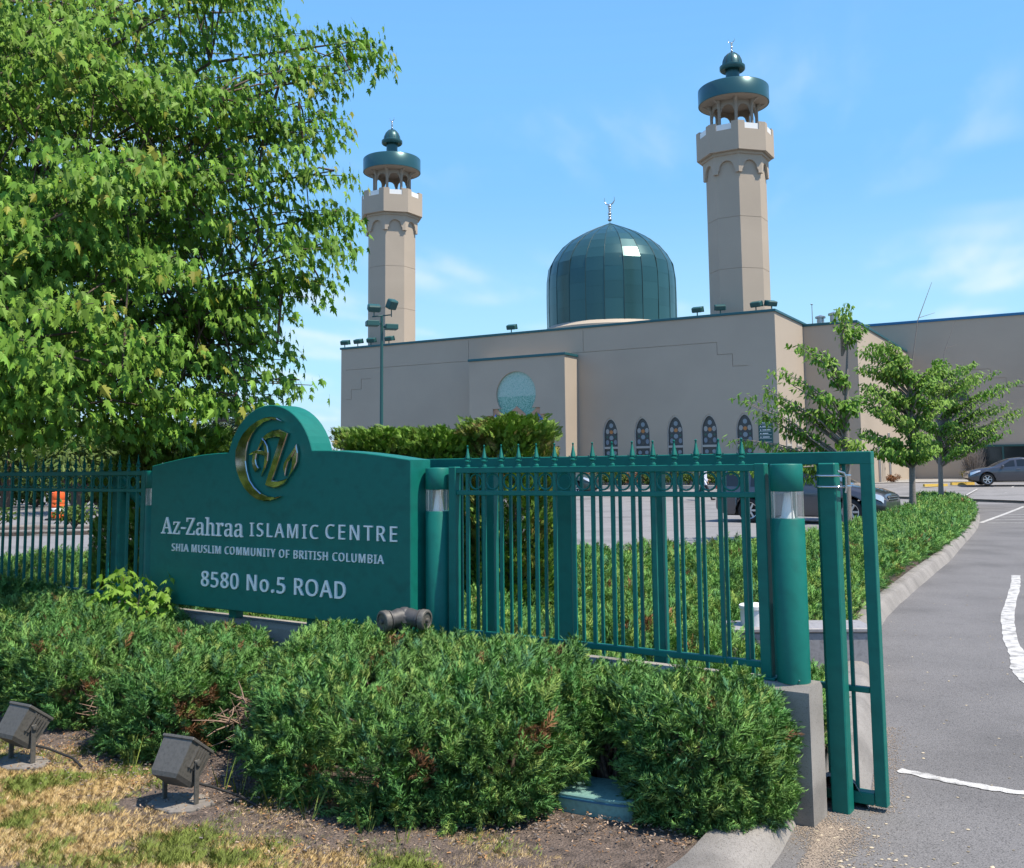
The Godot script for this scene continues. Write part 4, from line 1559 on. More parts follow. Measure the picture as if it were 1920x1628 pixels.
func cedar_spray(seed_: int) -> ArrayMesh:
	var r := RandomNumberGenerator.new()
	r.seed = seed_
	var m := MB.new()
	var nz := Vector3(0, 0, 1)
	for i in 8:
		var t := i / 8.0
		var p := Vector3(0.04 * sin(t * 5.0), t, 0.05 * sin(t * 3.0))
		for s in [-1, 1]:
			var L := (0.42 * (1.0 - t) + 0.10) * r.randf_range(0.8, 1.2)
			var dir := Vector3(s * 0.75, 0.75, r.randf_range(-0.25, 0.25)).normalized()
			blade(m, p, dir * L, 0.075, (nz + Vector3(s * 0.3, 0.2, 0)).normalized())
			for q in [0.35, 0.62]:
				blade(m, p + dir * L * q, (dir + Vector3(-s * 0.7, 0.5, r.randf_range(-0.2, 0.2))).normalized() * L * 0.42, 0.06, nz)
				blade(m, p + dir * L * q, (dir + Vector3(s * 0.5, -0.5, r.randf_range(-0.2, 0.2))).normalized() * L * 0.36, 0.06, nz)
	blade(m, Vector3(0, 0.9, 0), Vector3(0, 0.25, 0), 0.07, nz)
	return m.mesh()

func maple_leaf() -> ArrayMesh:
	var m := MB.new()
	var h := [Vector2(0.0, 0.0), Vector2(0.12, -0.05), Vector2(0.32, 0.03), Vector2(0.21, 0.17), Vector2(0.34, 0.24), Vector2(0.50, 0.48), Vector2(0.28, 0.42), Vector2(0.22, 0.50), Vector2(0.27, 0.72), Vector2(0.13, 0.62), Vector2(0.09, 0.84), Vector2(0.0, 1.08)]
	var c := Vector3(0, 0.28, -0.02)
	for s in [-1, 1]:
		for i in h.size() - 1:
			var a := Vector3(h[i].x * s, h[i].y, -0.46 * absf(h[i].x) - 0.34 * h[i].y * h[i].y)
			var b := Vector3(h[i + 1].x * s, h[i + 1].y, -0.46 * absf(h[i + 1].x) - 0.34 * h[i + 1].y * h[i + 1].y)
			var nn := Vector3(s * 0.44, 0.3, 1).normalized()
			m.t3(c, a, b, nn, nn, nn)
	m.tube([Vector3(0, 0.02, 0), Vector3(0.02, -0.25, 0.06), Vector3(0.0, -0.5, 0.16)], [0.014, 0.012, 0.012], 3, false)
	return m.mesh()

func oval_leaf() -> ArrayMesh:
	var m := MB.new()
	for s in [-1, 1]:
		var pts := [Vector2(0, 0), Vector2(0.16, 0.15), Vector2(0.24, 0.42), Vector2(0.15, 0.75), Vector2(0, 1.0)]
		for i in pts.size() - 1:
			var a := Vector3(pts[i].x * s, pts[i].y, -0.45 * pts[i].x - 0.25 * pts[i].y * pts[i].y)
			var b := Vector3(pts[i + 1].x * s, pts[i + 1].y, -0.45 * pts[i + 1].x - 0.25 * pts[i + 1].y * pts[i + 1].y)
			var nn := Vector3(s * 0.4, 0.2, 1).normalized()
			m.t3(Vector3(0, 0.5, -0.06), a, b, nn, nn, nn)
	return m.mesh()

func aim(dir: Vector3, spin: float, k: float, at: Vector3) -> Transform3D:
	var y := dir.normalized()
	var x := Vector3.UP.cross(y) if absf(y.y) < 0.95 else Vector3.RIGHT.cross(y)
	x = x.normalized().rotated(y, spin)
	return Transform3D(Basis(x, y, x.cross(y)).scaled(Vector3.ONE * k), at)

func face(dir: Vector3, up: Vector3, k: float, at: Vector3) -> Transform3D:
	# y along dir, z as near as possible to up
	var y := dir.normalized()
	var z := up - y * up.dot(y)
	if z.length() < 0.01: z = Vector3.RIGHT - y * y.x
	z = z.normalized()
	return Transform3D(Basis(y.cross(z), y, z).scaled(Vector3.ONE * k), at)

var jm := []
var noise := FastNoiseLite.new()

func jcolor(p: Vector3, dead := 0.0) -> Color:
	var patch := noise.get_noise_3d(p.x * 2.2, p.y * 2.2, p.z * 2.2)
	if noise.get_noise_3d(p.x * 3.1 + 40, p.y * 3.1, p.z * 3.1) > 0.50 - dead and rng.randf() < 0.75:
		return Color(0.24, 0.12, 0.055) * rnd(0.5, 1.2)
	var c := Color(0.080, 0.220, 0.056).lerp(Color(0.145, 0.285, 0.066), clampf(patch + 0.45 + rnd(-0.3, 0.3), 0, 1))
	if rng.randf() < 0.12: c = Color(0.20, 0.30, 0.07)
	elif rng.randf() < 0.10: c = Color(0.06, 0.17, 0.075)
	return c * rnd(0.7, 1.3)

func juniper_bush(called: String, label: String, blobs: Array, density: float, dead := 0.0) -> void:
	# blobs: [x, y, z, rx, ry, rz] in the fence frame
	var cx := 0.0
	var cz := 0.0
	for b in blobs:
		cx += b[0] / blobs.size(); cz += b[2] / blobs.size()
	var at := fl(cx, LAWN, cz)
	var t := thing(called, at, 0.0, label, "shrub", "junipers in front of the wall")
	var B := Basis(Vector3.UP, FA)
	var xs := [[], [], []]
	var cs := [[], [], []]
	var tx := []
	var tc := []
	for bi in blobs.size():
		var b: Array = blobs[bi]
		var ce := Vector3(b[0], b[1], b[2])
		var ra := Vector3(b[3], b[4], b[5])
		var area := TAU * (ra.x * ra.y + ra.y * ra.z + ra.x * ra.z) / 1.5
		for i in int(area * density):
			var dir := rv()
			if dir.y < -0.75: continue
			# superellipsoid: flat clipped top, steep front
			var sq := Vector3(signf(dir.x) * pow(absf(dir.x), 0.72), signf(dir.y) * pow(absf(dir.y), 0.72), signf(dir.z) * pow(absf(dir.z), 0.72))
			var lump := 1.0 + 0.16 * noise.get_noise_3d((ce.x + sq.x * ra.x) * 4.2, sq.y * ra.y * 4.2 + bi, (ce.z + sq.z * ra.z) * 4.2) + 0.10 * noise.get_noise_3d((ce.x + sq.x * ra.x) * 11.0, sq.y * ra.y * 11.0, (ce.z + sq.z * ra.z) * 11.0)
			var lay := 1.0 if rng.randf() < 0.66 else rnd(0.7, 0.96)
			var off := sq * ra * lump * lay
			off.y -= 0.17 * off.z + 0.05
			var p := ce + off
			if p.y < 0.02: continue
			if p.y < 0.66 and p.z < 0.02 and p.x < 0.02: continue
			if p.z < -0.02 and p.y < 0.8 and p.x < 0.03: continue
			var hid := false
			for j in blobs.size():
				if j == bi: continue
				var o: Array = blobs[j]
				var e := (p - Vector3(o[0], o[1], o[2])) / Vector3(o[3], o[4], o[5])
				if e.length() < 0.78:
					hid = true
					break
			if hid: continue
			var nn := (dir / ra).normalized()
			var gdir := (nn * 0.75 + Vector3.UP * (0.5 + 0.25 * dir.y) + rv() * 0.42).normalized()
			var w := fl(p.x, p.y + LAWN, p.z) - at
			var k := rng.randi() % 3
			xs[k].append(aim(B * gdir, rnd(0, TAU), rnd(0.060, 0.150), w - B * gdir * 0.045))
			cs[k].append(jcolor(w + at, dead))
		# woody stems inside
		for i in 26:
			var dir := rv()
			dir.y = absf(dir.y) * 0.7
			var a := Vector3(b[0] + rnd(-0.1, 0.1), 0.02, b[2] + rnd(-0.05, 0.05))
			var e := ce + dir * ra * rnd(0.6, 0.95)
			if e.y < 0.66 and e.z < 0.03: continue
			tx.append([B * (a - Vector3(cx, 0, cz)), B * (a.lerp(e, 0.5) - Vector3(cx, 0, cz) + Vector3(rnd(-0.06, 0.06), rnd(0.0, 0.1), rnd(-0.06, 0.06))), B * (e - Vector3(cx, 0, cz))])
	var st := MB.new()
	for q in tx:
		st.tube(q, [0.011, 0.008, 0.003], 5, false)
	put("stems", st, M.bark, t)
	for k in 3:
		multi("foliage", jm[k], M.needle, xs[k], cs[k], t)

func twig_patch(parent: Node3D, at: Vector3, ra: Vector3, count: int) -> void:
	# bare brown twigs where the bush has died back
	var st := MB.new()
	for i in count:
		var p := at + rv() * ra * rnd(0.1, 1.0)
		var d := (rv() + Vector3(0.3, 0.25, 0.5)).normalized() * rnd(0.06, 0.22)
		st.tube([p, p + d * 0.5 + rv() * 0.012, p + d], [0.005, 0.004, 0.0015], 4, false)
	put("dead_twigs", st, M.twig, parent)

func make_junipers() -> void:
	noise.seed = 12
	noise.frequency = 1.0
	noise.fractal_octaves = 2
	for k in 3: jm.append(juniper_sprig(100 + k))
	M.twig.vertex_color_use_as_albedo = false
	# big one before the sign's right half
	juniper_bush("juniper", "largest spreading juniper below the sign's right half", [
		[-1.95, 0.34, 0.72, 0.76, 0.345, 0.58], [-1.42, 0.36, 0.56, 0.44, 0.35, 0.50], [-2.66, 0.42, 0.48, 0.36, 0.29, 0.34], [-1.02, 0.46, 0.18, 0.30, 0.16, 0.16]], 1700.0, -0.04)
	juniper_bush("juniper", "rounded juniper hiding the wall end beside the gate", [
		[-0.44, 0.32, 0.28, 0.34, 0.31, 0.27], [-0.27, 0.26, 0.22, 0.22, 0.26, 0.20], [-0.84, 0.47, 0.14, 0.24, 0.13, 0.13], [-0.36, 0.47, 0.14, 0.24, 0.13, 0.12], [-0.42, 0.16, 0.42, 0.24, 0.16, 0.18]], 1900.0, -0.04)
	juniper_bush("juniper", "ragged juniper with brown dead twigs between the two floodlights", [
		[-3.58, 0.29, 0.86, 0.38, 0.29, 0.42], [-3.85, 0.34, 0.45, 0.36, 0.25, 0.34], [-3.35, 0.28, 0.60, 0.22, 0.22, 0.26]], 1700.0, 0.05)
	juniper_bush("juniper", "far juniper in front of the shaded fence with rusty patches", [
		[-4.65, 0.30, 0.72, 0.38, 0.27, 0.42], [-5.10, 0.34, 0.70, 0.45, 0.32, 0.44], [-5.75, 0.38, 0.62, 0.50, 0.34, 0.44], [-4.75, 0.36, 0.35, 0.45, 0.24, 0.30], [-6.6, 0.40, 0.50, 0.60, 0.36, 0.42]], 1300.0, 0.03)
	var holder := thing("dead_brush", fl(-2.98, LAWN, 0.80), FA, "bare brown twigs between the ragged juniper and the largest one", "brush")
	twig_patch(holder, Vector3(0, 0.20, -0.1), Vector3(0.19, 0.22, 0.30), 420)
	holder = thing("dead_brush", fl(-4.05, LAWN, 0.95), FA, "bare brown twigs behind the far ground floodlight", "brush")
	twig_patch(holder, Vector3(0, 0.16, -0.1), Vector3(0.22, 0.18, 0.25), 300)
	# maple seedling with bright leaves beside the sign
	var ml := maple_leaf()
	M.maple_mesh = ml
	var sp := thing("maple_seedling", fl(-5.0, LAWN, 0.24), 0.0, "bright yellow green maple seedling beside the sign's shaded end", "plant")
	var st := MB.new()
	var xs := []
	var cs := []
	for i in 14:
		var e := Vector3(rnd(-0.32, 0.24), rnd(0.52, 0.86), rnd(-0.15, 0.3))
		st.tube([Vector3(0, 0, 0), e * Vector3(0.4, 0.55, 0.4), e], [0.008, 0.006, 0.003], 5, false)
		for k in 24:
			var o := rv() * 0.11 + e * Vector3(1, 1, 1) - Vector3(0, 0.03, 0)
			var d := (rv() * Vector3(1, 0.3, 1) + Vector3(0, -0.45, 0.1)).normalized()
			xs.append(face(d, Vector3(0.2, 1, 0.35) + rv() * 0.3, rnd(0.05, 0.085), o))
			cs.append(Color(0.17, 0.31, 0.04) * rnd(0.8, 1.3))
	put("stems", st, M.bark, sp)
	multi("leaves", ml, M.leaf, xs, cs, sp)

func in_poly(p: Vector2, poly: PackedVector2Array) -> bool:
	return Geometry2D.is_point_in_polygon(p, poly)

func make_ground_cover() -> void:
	var rk := smooth(RKERB, 6)
	var lk := smooth(LKERB, 6)
	var poly := PackedVector2Array()
	for p in rk: poly.append(p + Vector2(-0.26, -0.02))
	for i in range(lk.size() - 6, -1, -1): poly.append(lk[i] + Vector2(0.12, 0.2))
	var fe := fl(-15.0, 0, -0.6)
	poly.append(Vector2(fe.x, fe.z))
	var f0 := fl(-0.35, 0, -0.6)
	poly.append(Vector2(f0.x, f0.z))
	var xs := [[], [], []]
	var cs := [[], [], []]
	var total := 0
	var tries := 0
	while total < 42000 and tries < 900000:
		tries += 1
		# draw by depth so that near ground gets the smaller, denser sprigs
		var u := rng.randf()
		var z := -5.6 - 37.0 * pow(u, 1.9)
		var x := rnd(-8.0 if z > -17.0 else z * -0.42 - 4.5, minf(18.5, -z * 0.47 + 1.0))
		var p := Vector2(x, z)
		if not in_poly(p, poly): continue
		if x < -1.6 and z > -14.0 and rng.randf() < 0.6: continue
		if x > 1.55 and x < 3.0 and z > -8.5 and z < -6.9: continue
		var edge := 10.0
		for q in rk:
			edge = minf(edge, (q as Vector2).distance_to(p))
		var lift := smoothstep(0.15, 0.75, edge)
		var hgt := (0.17 + 0.19 * lift) * lerpf(1.0, 0.55, smoothstep(-14.0, -20.0, z)) * (1.0 + 0.55 * noise.get_noise_2d(x * 0.9, z * 0.9))
		var y := 0.10 + gy(x, z) + hgt * (1.0 if rng.randf() < 0.7 else rnd(0.35, 0.95))
		var d := (Vector3(rnd(-1, 1), rnd(0.25, 1.1), rnd(-1, 1)) + Vector3(0.4, 0, 0.4) * (1.0 - lift)).normalized()
		var k := rng.randi() % 3
		var s := rnd(0.10, 0.17) * (1.0 + 0.045 * maxf(-z - 7.0, 0.0))
		xs[k].append(aim(d, rnd(0, TAU), s, Vector3(x, y - 0.05, z)))
		var c := jcolor(Vector3(x * 0.6, y, z * 0.6), -0.05)
		cs[k].append(Color(c.r * 1.15, c.g * 1.12, c.b))
		total += 1
	for k in 3:
		var o := multi(numbered("juniper_ground_cover"), jm[k], M.needle, xs[k], cs[k], self)
		tag(o, "low spreading juniper covering the bed behind the fence and the island", "ground cover")

func cedar(called: String, label: String, at: Vector3, rx: float, rz: float, h: float, count: int, tone: Color, brown: float, group := "clipped cedars behind the sign") -> void:
	var t := thing(called, at, 0.0, label, "shrub", group)
	var tr := MB.new()
	tr.tube([Vector3(0, -0.05, 0), Vector3(0.03, h * 0.5, 0), Vector3(0, h * 0.85, 0)], [0.07, 0.05, 0.02], 8)
	put("trunk", tr, M.bark, t)
	var xs := [[], []]
	var cs := [[], []]
	for i in count:
		var a := rnd(0, TAU)
		var v := rng.randf()
		var yy := h * v
		var prof := pow(clampf(1.0 - pow(maxf(v - 0.45, 0.0) / 0.55, 2.6), 0.0, 1.0), 0.5) * (0.82 + 0.18 * smoothstep(0.0, 0.3, v))
		if rng.randf() < 0.16:
			prof *= sqrt(rng.randf()); yy = h * rnd(0.9, 0.99)
		var lump := 1.0 + 0.26 * noise.get_noise_3d(at.x * 3.0 + cos(a) * rx * 3.4, yy * 3.0, at.z + sin(a) * rz * 3.4)
		var lay := 1.0 if rng.randf() < 0.6 else rnd(0.55, 0.95)
		var p := Vector3(cos(a) * rx * prof * lump * lay, yy * (0.82 + 0.20 * lump), sin(a) * rz * prof * lump * lay)
		var o := Vector3(cos(a), 0, sin(a))
		var d := (o * 0.75 + Vector3.UP * (0.45 + 0.35 * v) + rv() * 0.5).normalized()
		var k := rng.randi() % 2
		xs[k].append(aim(d, rnd(0, TAU), rnd(0.045, 0.085), p - d * 0.06))
		var c := tone * rnd(0.65, 1.35)
		var nb := noise.get_noise_3d(p.x * 2.0 + at.x * 7.0, p.y * 2.0, p.z * 2.0)
		if nb > 0.36 - brown: c = Color(0.20, 0.13, 0.045).lerp(c, rnd(0.1, 0.8))
		cs[k].append(c)
	for k in 2: multi("foliage", M.cedar[k], M.needle, xs[k], cs[k], t)

func make_cedars() -> void:
	M.cedar = [cedar_spray(7), cedar_spray(8)]
	cedar("clipped_cedar", "dark clipped cedar in deep shade behind the sign's left half", Vector3(-3.45, 0.1, -9.9), 0.66, 0.6, 2.02, 17000, Color(0.15, 0.27, 0.036), 0.0)
	cedar("clipped_cedar", "dark clipped cedar behind the sign's crest", Vector3(-2.6, 0.1, -10.4), 0.55, 0.6, 1.97, 15000, Color(0.15, 0.27, 0.036), 0.0)
	cedar("clipped_cedar", "bright green clipped cedar behind the crest's sunlit side", Vector3(-1.35, 0.1, -10.3), 0.52, 0.6, 1.97, 17000, Color(0.15, 0.27, 0.036), 0.0)
	cedar("clipped_cedar", "green clipped cedar in the middle of the hedge", Vector3(-0.72, 0.1, -10.1), 0.55, 0.6, 1.96, 17000, Color(0.15, 0.27, 0.036), 0.02)
	cedar("clipped_cedar", "olive clipped cedar with browned foliage at the hedge end", Vector3(-0.02, 0.1, -9.9), 0.55, 0.62, 2.07, 20000, Color(0.16, 0.265, 0.036), 0.2)

func limb(mb: MB, a: Vector3, b: Vector3, r0: float, r1: float, rise: float, sides := 6) -> Array:
	var pts := []
	var rad := []
	var n := 6
	for i in n + 1:
		var t := float(i) / n
		pts.append(a.lerp(b, t) + Vector3.UP * rise * sin(t * PI) + (rv() * 0.03 * (b - a).length() * sin(t * PI)))
		rad.append(lerpf(r0, r1, t))
	mb.tube(pts, rad, sides, false)
	return pts

func make_maple() -> void:
	var base := Vector3(-5.7, 0.1, -9.3)
	var t := thing("maple_tree", base, 0.0, "big leafy maple spreading over the shaded fence and sign", "tree")
	var wood := MB.new()
	var trunk := [Vector3(0, -0.1, 0), Vector3(0.05, 1.6, 0.02), Vector3(0.0, 3.4, 0.05), Vector3(0.1, 5.6, 0.0), Vector3(0.05, 8.6, 0.0)]
	wood.tube(trunk, [0.2, 0.15, 0.125, 0.085, 0.02], 12)
	put("trunk", wood, M.bark, t)
	wood = MB.new()
	var tips := [[-2.11,6.17,-8.6],[-1.31,5.67,-8.8],[-1.44,5.3,-8.6],[-1.55,4.81,-8.4],[-1.81,4.85,-8.2],[-1.52,4.27,-8.3],[-1.52,4.0,-8.6],[-1.56,3.62,-8.2],[-1.69,3.37,-8.6],[-2.08,3.11,-8.3],[-2.35,3.05,-8.8],[-2.06,2.81,-8.6],[-1.82,2.47,-8.4],[-2.31,2.32,-8.2],[-2.69,2.24,-8.0],[-3.41,2.22,-7.6],[-3.49,2.28,-7.0],[-2.86,2.46,-7.2],[-2.66,2.68,-7.4],[-3.14,2.56,-6.4],[-2.97,2.91,-6.8],[-2.59,3.36,-7.5],[-2.19,4.08,-7.8],[-2.48,4.83,-8.0],[-2.74,3.96,-7.0],[-3.24,3.57,-7.0],[-3.22,4.95,-7.6]]
	var node := []                       # wood points that twigs may grow from
	for q in tips:
		var e := Vector3(q[0], q[1], q[2]) - base
		var h := clampf(e.y - 0.28 * Vector2(e.x, e.z).length(), 2.15, 7.5)
		var s := Vector3(0.05, h, 0.03)
		for p in limb(wood, s, e, 0.032, 0.006, 0.18): node.append(p)
	for i in 46:
		var a := rnd(0, TAU)
		var h := rnd(2.5, 8.0)
		var L := rnd(0.75, 1.0) * 3.7 * sqrt(clampf(1.0 - pow((h - 4.0) / 5.2, 2.0), 0.05, 1.0))
		var e := Vector3(cos(a) * L, h + rnd(-0.2, 0.7), sin(a) * L)
		if (e + base).x > -1.9: continue
		var s := Vector3(0.05, maxf(h - 0.3 * L, 2.2), 0.02)
		for p in limb(wood, s, e, 0.035, 0.006, 0.2): node.append(p)
	# leafy sprays: at limb ends and through the crown
	var spots := []
	for q in tips:
		var e := Vector3(q[0], q[1], q[2]) - base
		spots.append(e)
		for k in 8: spots.append(e + Vector3(rnd(-0.75, 0.02), rnd(-0.22, 0.16), rnd(-0.35, 0.35)))
	var tries := 0
	while spots.size() < 1500 and tries < 60000:
		tries += 1
		var p: Vector3 = node[rng.randi() % node.size()] + rv() * Vector3(0.5, 0.28, 0.5)
		if p.y < (2.5 if p.x > 2.1 else 2.2): continue
		var w := p + base
		if Vector2(p.x, p.z).length() < 0.7 and rng.randf() < 0.8: continue
		# the crown narrows towards its lowest branches
		var reach := 3.55
		if w.y < 3.25: reach = 3.2
		if w.y < 2.4: reach = 2.8
		if Vector2(p.x, p.z).length() > reach: continue
		# open layers between the tiers
		if noise.get_noise_3d(p.x * 0.75, p.y * 1.5, p.z * 0.75) < -0.28: continue
		spots.append(p)
	var xs := []
	var cs := []
	for e in spots:
		var best: Vector3 = node[0]
		var bd := 1e9
		for k in 60:
			var c: Vector3 = node[rng.randi() % node.size()]
			if Vector2(c.x, c.z).length() > Vector2(e.x, e.z).length(): continue
			var dd := c.distance_squared_to(e)
			if dd < bd: bd = dd; best = c
		var out := Vector3(e.x, 0, e.z).normalized()
		var a: Vector3 = e - out * 0.28 - Vector3(0, 0.02, 0)
		if bd < 1.2: wood.tube([best, best.lerp(a, 0.5) + Vector3(0, 0.05, 0), a, e + out * 0.12 - Vector3(0, 0.05, 0)], [0.011, 0.008, 0.005, 0.003], 4, false)
		var tone := Color(0.125, 0.265, 0.034).lerp(Color(0.185, 0.325, 0.042), rng.randf())
		var side := out.cross(Vector3.UP)
		for k in 42:
			var u := rng.randf()
			var p: Vector3 = e + out * lerpf(-0.34, 0.24, u) + side * rng.randfn() * 0.13 + Vector3.UP * (rng.randfn() * 0.055 - 0.10 * u * u)
			var d := (out * rnd(0.2, 1.0) + side * rng.randfn() * 0.55 + Vector3.DOWN * rnd(0.45, 1.7)).normalized()
			var nn := (Vector3.UP * 0.75 + out * 0.6 + rv() * 0.75)
			xs.append(face(d, nn, 0.052 + 0.062 * rng.randf() * rng.randf() + 0.012 * rng.randf(), p))
			var c := tone * rnd(0.6, 1.3)
			if u > 0.86 and rng.randf() < 0.12: c = Color(0.26, 0.27, 0.04) * rnd(0.8, 1.2)
			cs.append(c)
	put("branches", wood, M.bark, t)
	multi("leaves", M.maple_mesh, M.leaf, xs, cs, t)

func make_island_trees() -> void:
	var ol := oval_leaf()
	M.oval_mesh = ol
	# [base, label, crown: list of branch tips relative to base in (right, up), depth spread, leaves per tip]
	var list := [
		[Vector3(7.55, 0.1, -22.6), "thin young street tree with sparse tiers of leaves, nearest the gate", 3, [
			[-2.55, 1.55], [-2.6, 2.2], [-2.45, 3.15], [-1.95, 2.75], [-1.6, 3.7], [-1.0, 4.35], [0.1, 5.1], [0.55, 4.75], [-0.5, 4.1], [-1.5, 2.0], [-1.25, 2.45], [-1.1, 1.55], [-0.55, 3.3], [-0.3, 2.6], [0.05, 3.6], [0.15, 2.1], [-0.9, 1.25], [-0.35, 1.75], [-2.0, 3.35], [-1.55, 3.05], [0.2, 3.0], [-2.1, 1.75], [-0.75, 2.9]], 0.30, 46],
		[Vector3(12.1, 0.1, -30.2), "leafy young street tree with dense crown in the middle of the island", 5, [
			[-1.3, 5.2], [-0.7, 5.3], [-0.2, 4.9], [-1.25, 4.6], [-1.2, 4.0], [-0.6, 4.5], [0.1, 4.4], [-1.1, 3.3], [-0.5, 3.7], [0.3, 3.6], [-0.2, 3.0], [-1.3, 2.6], [-0.7, 2.4], [0.2, 2.5], [0.6, 3.1], [1.1, 4.5], [0.7, 4.1], [-1.0, 2.0], [0.4, 2.0], [-0.3, 1.9], [1.0, 3.5], [-1.35, 3.7]], 0.62, 70],
		[Vector3(16.5, 0.1, -38.4), "young street tree with wide leafy crown at the island's far end", 5, [
			[0.4, 5.6], [1.1, 5.3], [1.8, 5.0], [2.6, 4.6], [2.0, 4.3], [1.2, 4.7], [2.4, 3.8], [2.9, 3.55], [1.6, 3.6], [0.8, 3.9], [0.2, 4.6], [2.0, 3.0], [1.2, 2.9], [0.5, 3.1], [-0.4, 4.0], [-0.6, 3.2], [-0.2, 2.4], [1.6, 2.4], [0.6, 2.2], [2.3, 2.7], [-0.8, 2.6], [-0.5, 5.0]], 0.66, 72]]
	for q in list:
		var base: Vector3 = q[0]
		var t := thing("street_tree", base, 0.0, q[1], "tree", "young trees on the island")
		var right := Vector3(0.92, 0, 0.36).normalized()
		if base.z > -25.0: right = Vector3(1, 0, 0)
		var deep := Vector3(-0.2, 0, 1).normalized()
		var wood := MB.new()
		var H := 4.4 if base.z > -25.0 else 4.8
		wood.tube([Vector3(0, -0.08, 0), Vector3(0.03, 0.9, 0), Vector3(0.05, 1.9, 0.02), Vector3(0.12, 3.2, 0), Vector3(0.2, H, 0)], [0.115, 0.09, 0.08, 0.045, 0.012], 10)
		put("trunk", wood, M.bark_grey, t)
		wood = MB.new()
		var xs := []
		var cs := []
		for tip in q[3]:
			var tone := Color(0.135, 0.27, 0.038).lerp(Color(0.20, 0.32, 0.055), rng.randf())
			for rep in q[2]:
				var e: Vector3 = right * (tip[0] * 0.93 + rnd(-0.12, 0.12)) + Vector3.UP * (tip[1] + rnd(-0.1, 0.1)) + deep * rng.randfn() * q[4] * 1.3
				var r := Vector2(e.x, e.z).length()
				var s := Vector3(0.06, clampf(e.y - 0.25 - 0.55 * r, 1.45, H - 0.3), 0)
				var pts := limb(wood, s, e, 0.026, 0.005, 0.12, 5)
				var out := (e - s).normalized()
				for k in q[5]:
					var u := rnd(0.3, 1.06)
					var p: Vector3 = s.lerp(e, u) + Vector3.UP * 0.12 * sin(u * PI) + rv() * Vector3(0.17, 0.08, 0.17)
					var d := (out * 0.5 + rv() * 0.6 + Vector3.DOWN * 0.85).normalized()
					xs.append(face(d, Vector3.UP + out * 0.6 + rv() * 0.5, rnd(0.10, 0.18), p))
					cs.append(tone * rnd(0.7, 1.3))
		# bare leaders at the top
		if base.z < -25.0:
			wood.tube([Vector3(0.2, H - 0.2, 0), Vector3(0.45, H + 1.2, 0), Vector3(0.95, H + 2.4, 0)], [0.02, 0.014, 0.006], 5)
			wood.tube([Vector3(0.5, H + 1.3, 0), Vector3(1.0, H + 1.45, 0)], [0.009, 0.004], 4)
		put("branches", wood, M.bark_grey, t)
		multi("leaves", ol, M.leaf, xs, cs, t)

func round_bush(called: String, label: String, at: Vector3, ra: Vector3, count: int, tone: Color, leaf: float, cat := "shrub", group := "", trunk := 0.0) -> void:
	var t := thing(called, at, 0.0, label, cat, group)
	var st := MB.new()
	var B := []
	for i in 9:
		B.append([Vector3(rnd(-0.55, 0.55) * ra.x, trunk + ra.y * rnd(0.7, 1.35), rnd(-0.55, 0.55) * ra.z), rnd(0.35, 0.6)])
	if trunk > 0.0:
		st.tube([Vector3(0, -0.2, 0), Vector3(0.05, trunk + ra.y, 0)], [ra.x * 0.08, ra.x * 0.03], 7)
	for b in B:
		st.tube([Vector3(0, maxf(trunk * 0.7, -0.1), 0), b[0] * 0.55, b[0]], [ra.x * 0.035, ra.x * 0.022, ra.x * 0.008], 5, false)
	put("trunk" if trunk > 0.0 else "stems", st, M.bark, t)
	var xs := []
	var cs := []
	for i in count:
		var b: Array = B[rng.randi() % B.size()]
		var d := rv()
		var p: Vector3 = b[0] + d * ra * b[1] * (1.0 if rng.randf() < 0.6 else sqrt(rng.randf()))
		if p.y < 0.0: p.y = absf(p.y)
		xs.append(face((d * 0.6 + rv() * 0.6 + Vector3.DOWN * 0.3).normalized(), Vector3.UP * 0.7 + d + rv() * 0.4, leaf * rnd(0.7, 1.3), p))
		cs.append(tone * rnd(0.65, 1.4))
	multi("crown" if trunk > 0.0 else "leaves", M.oval_mesh, M.leaf, xs, cs, t)

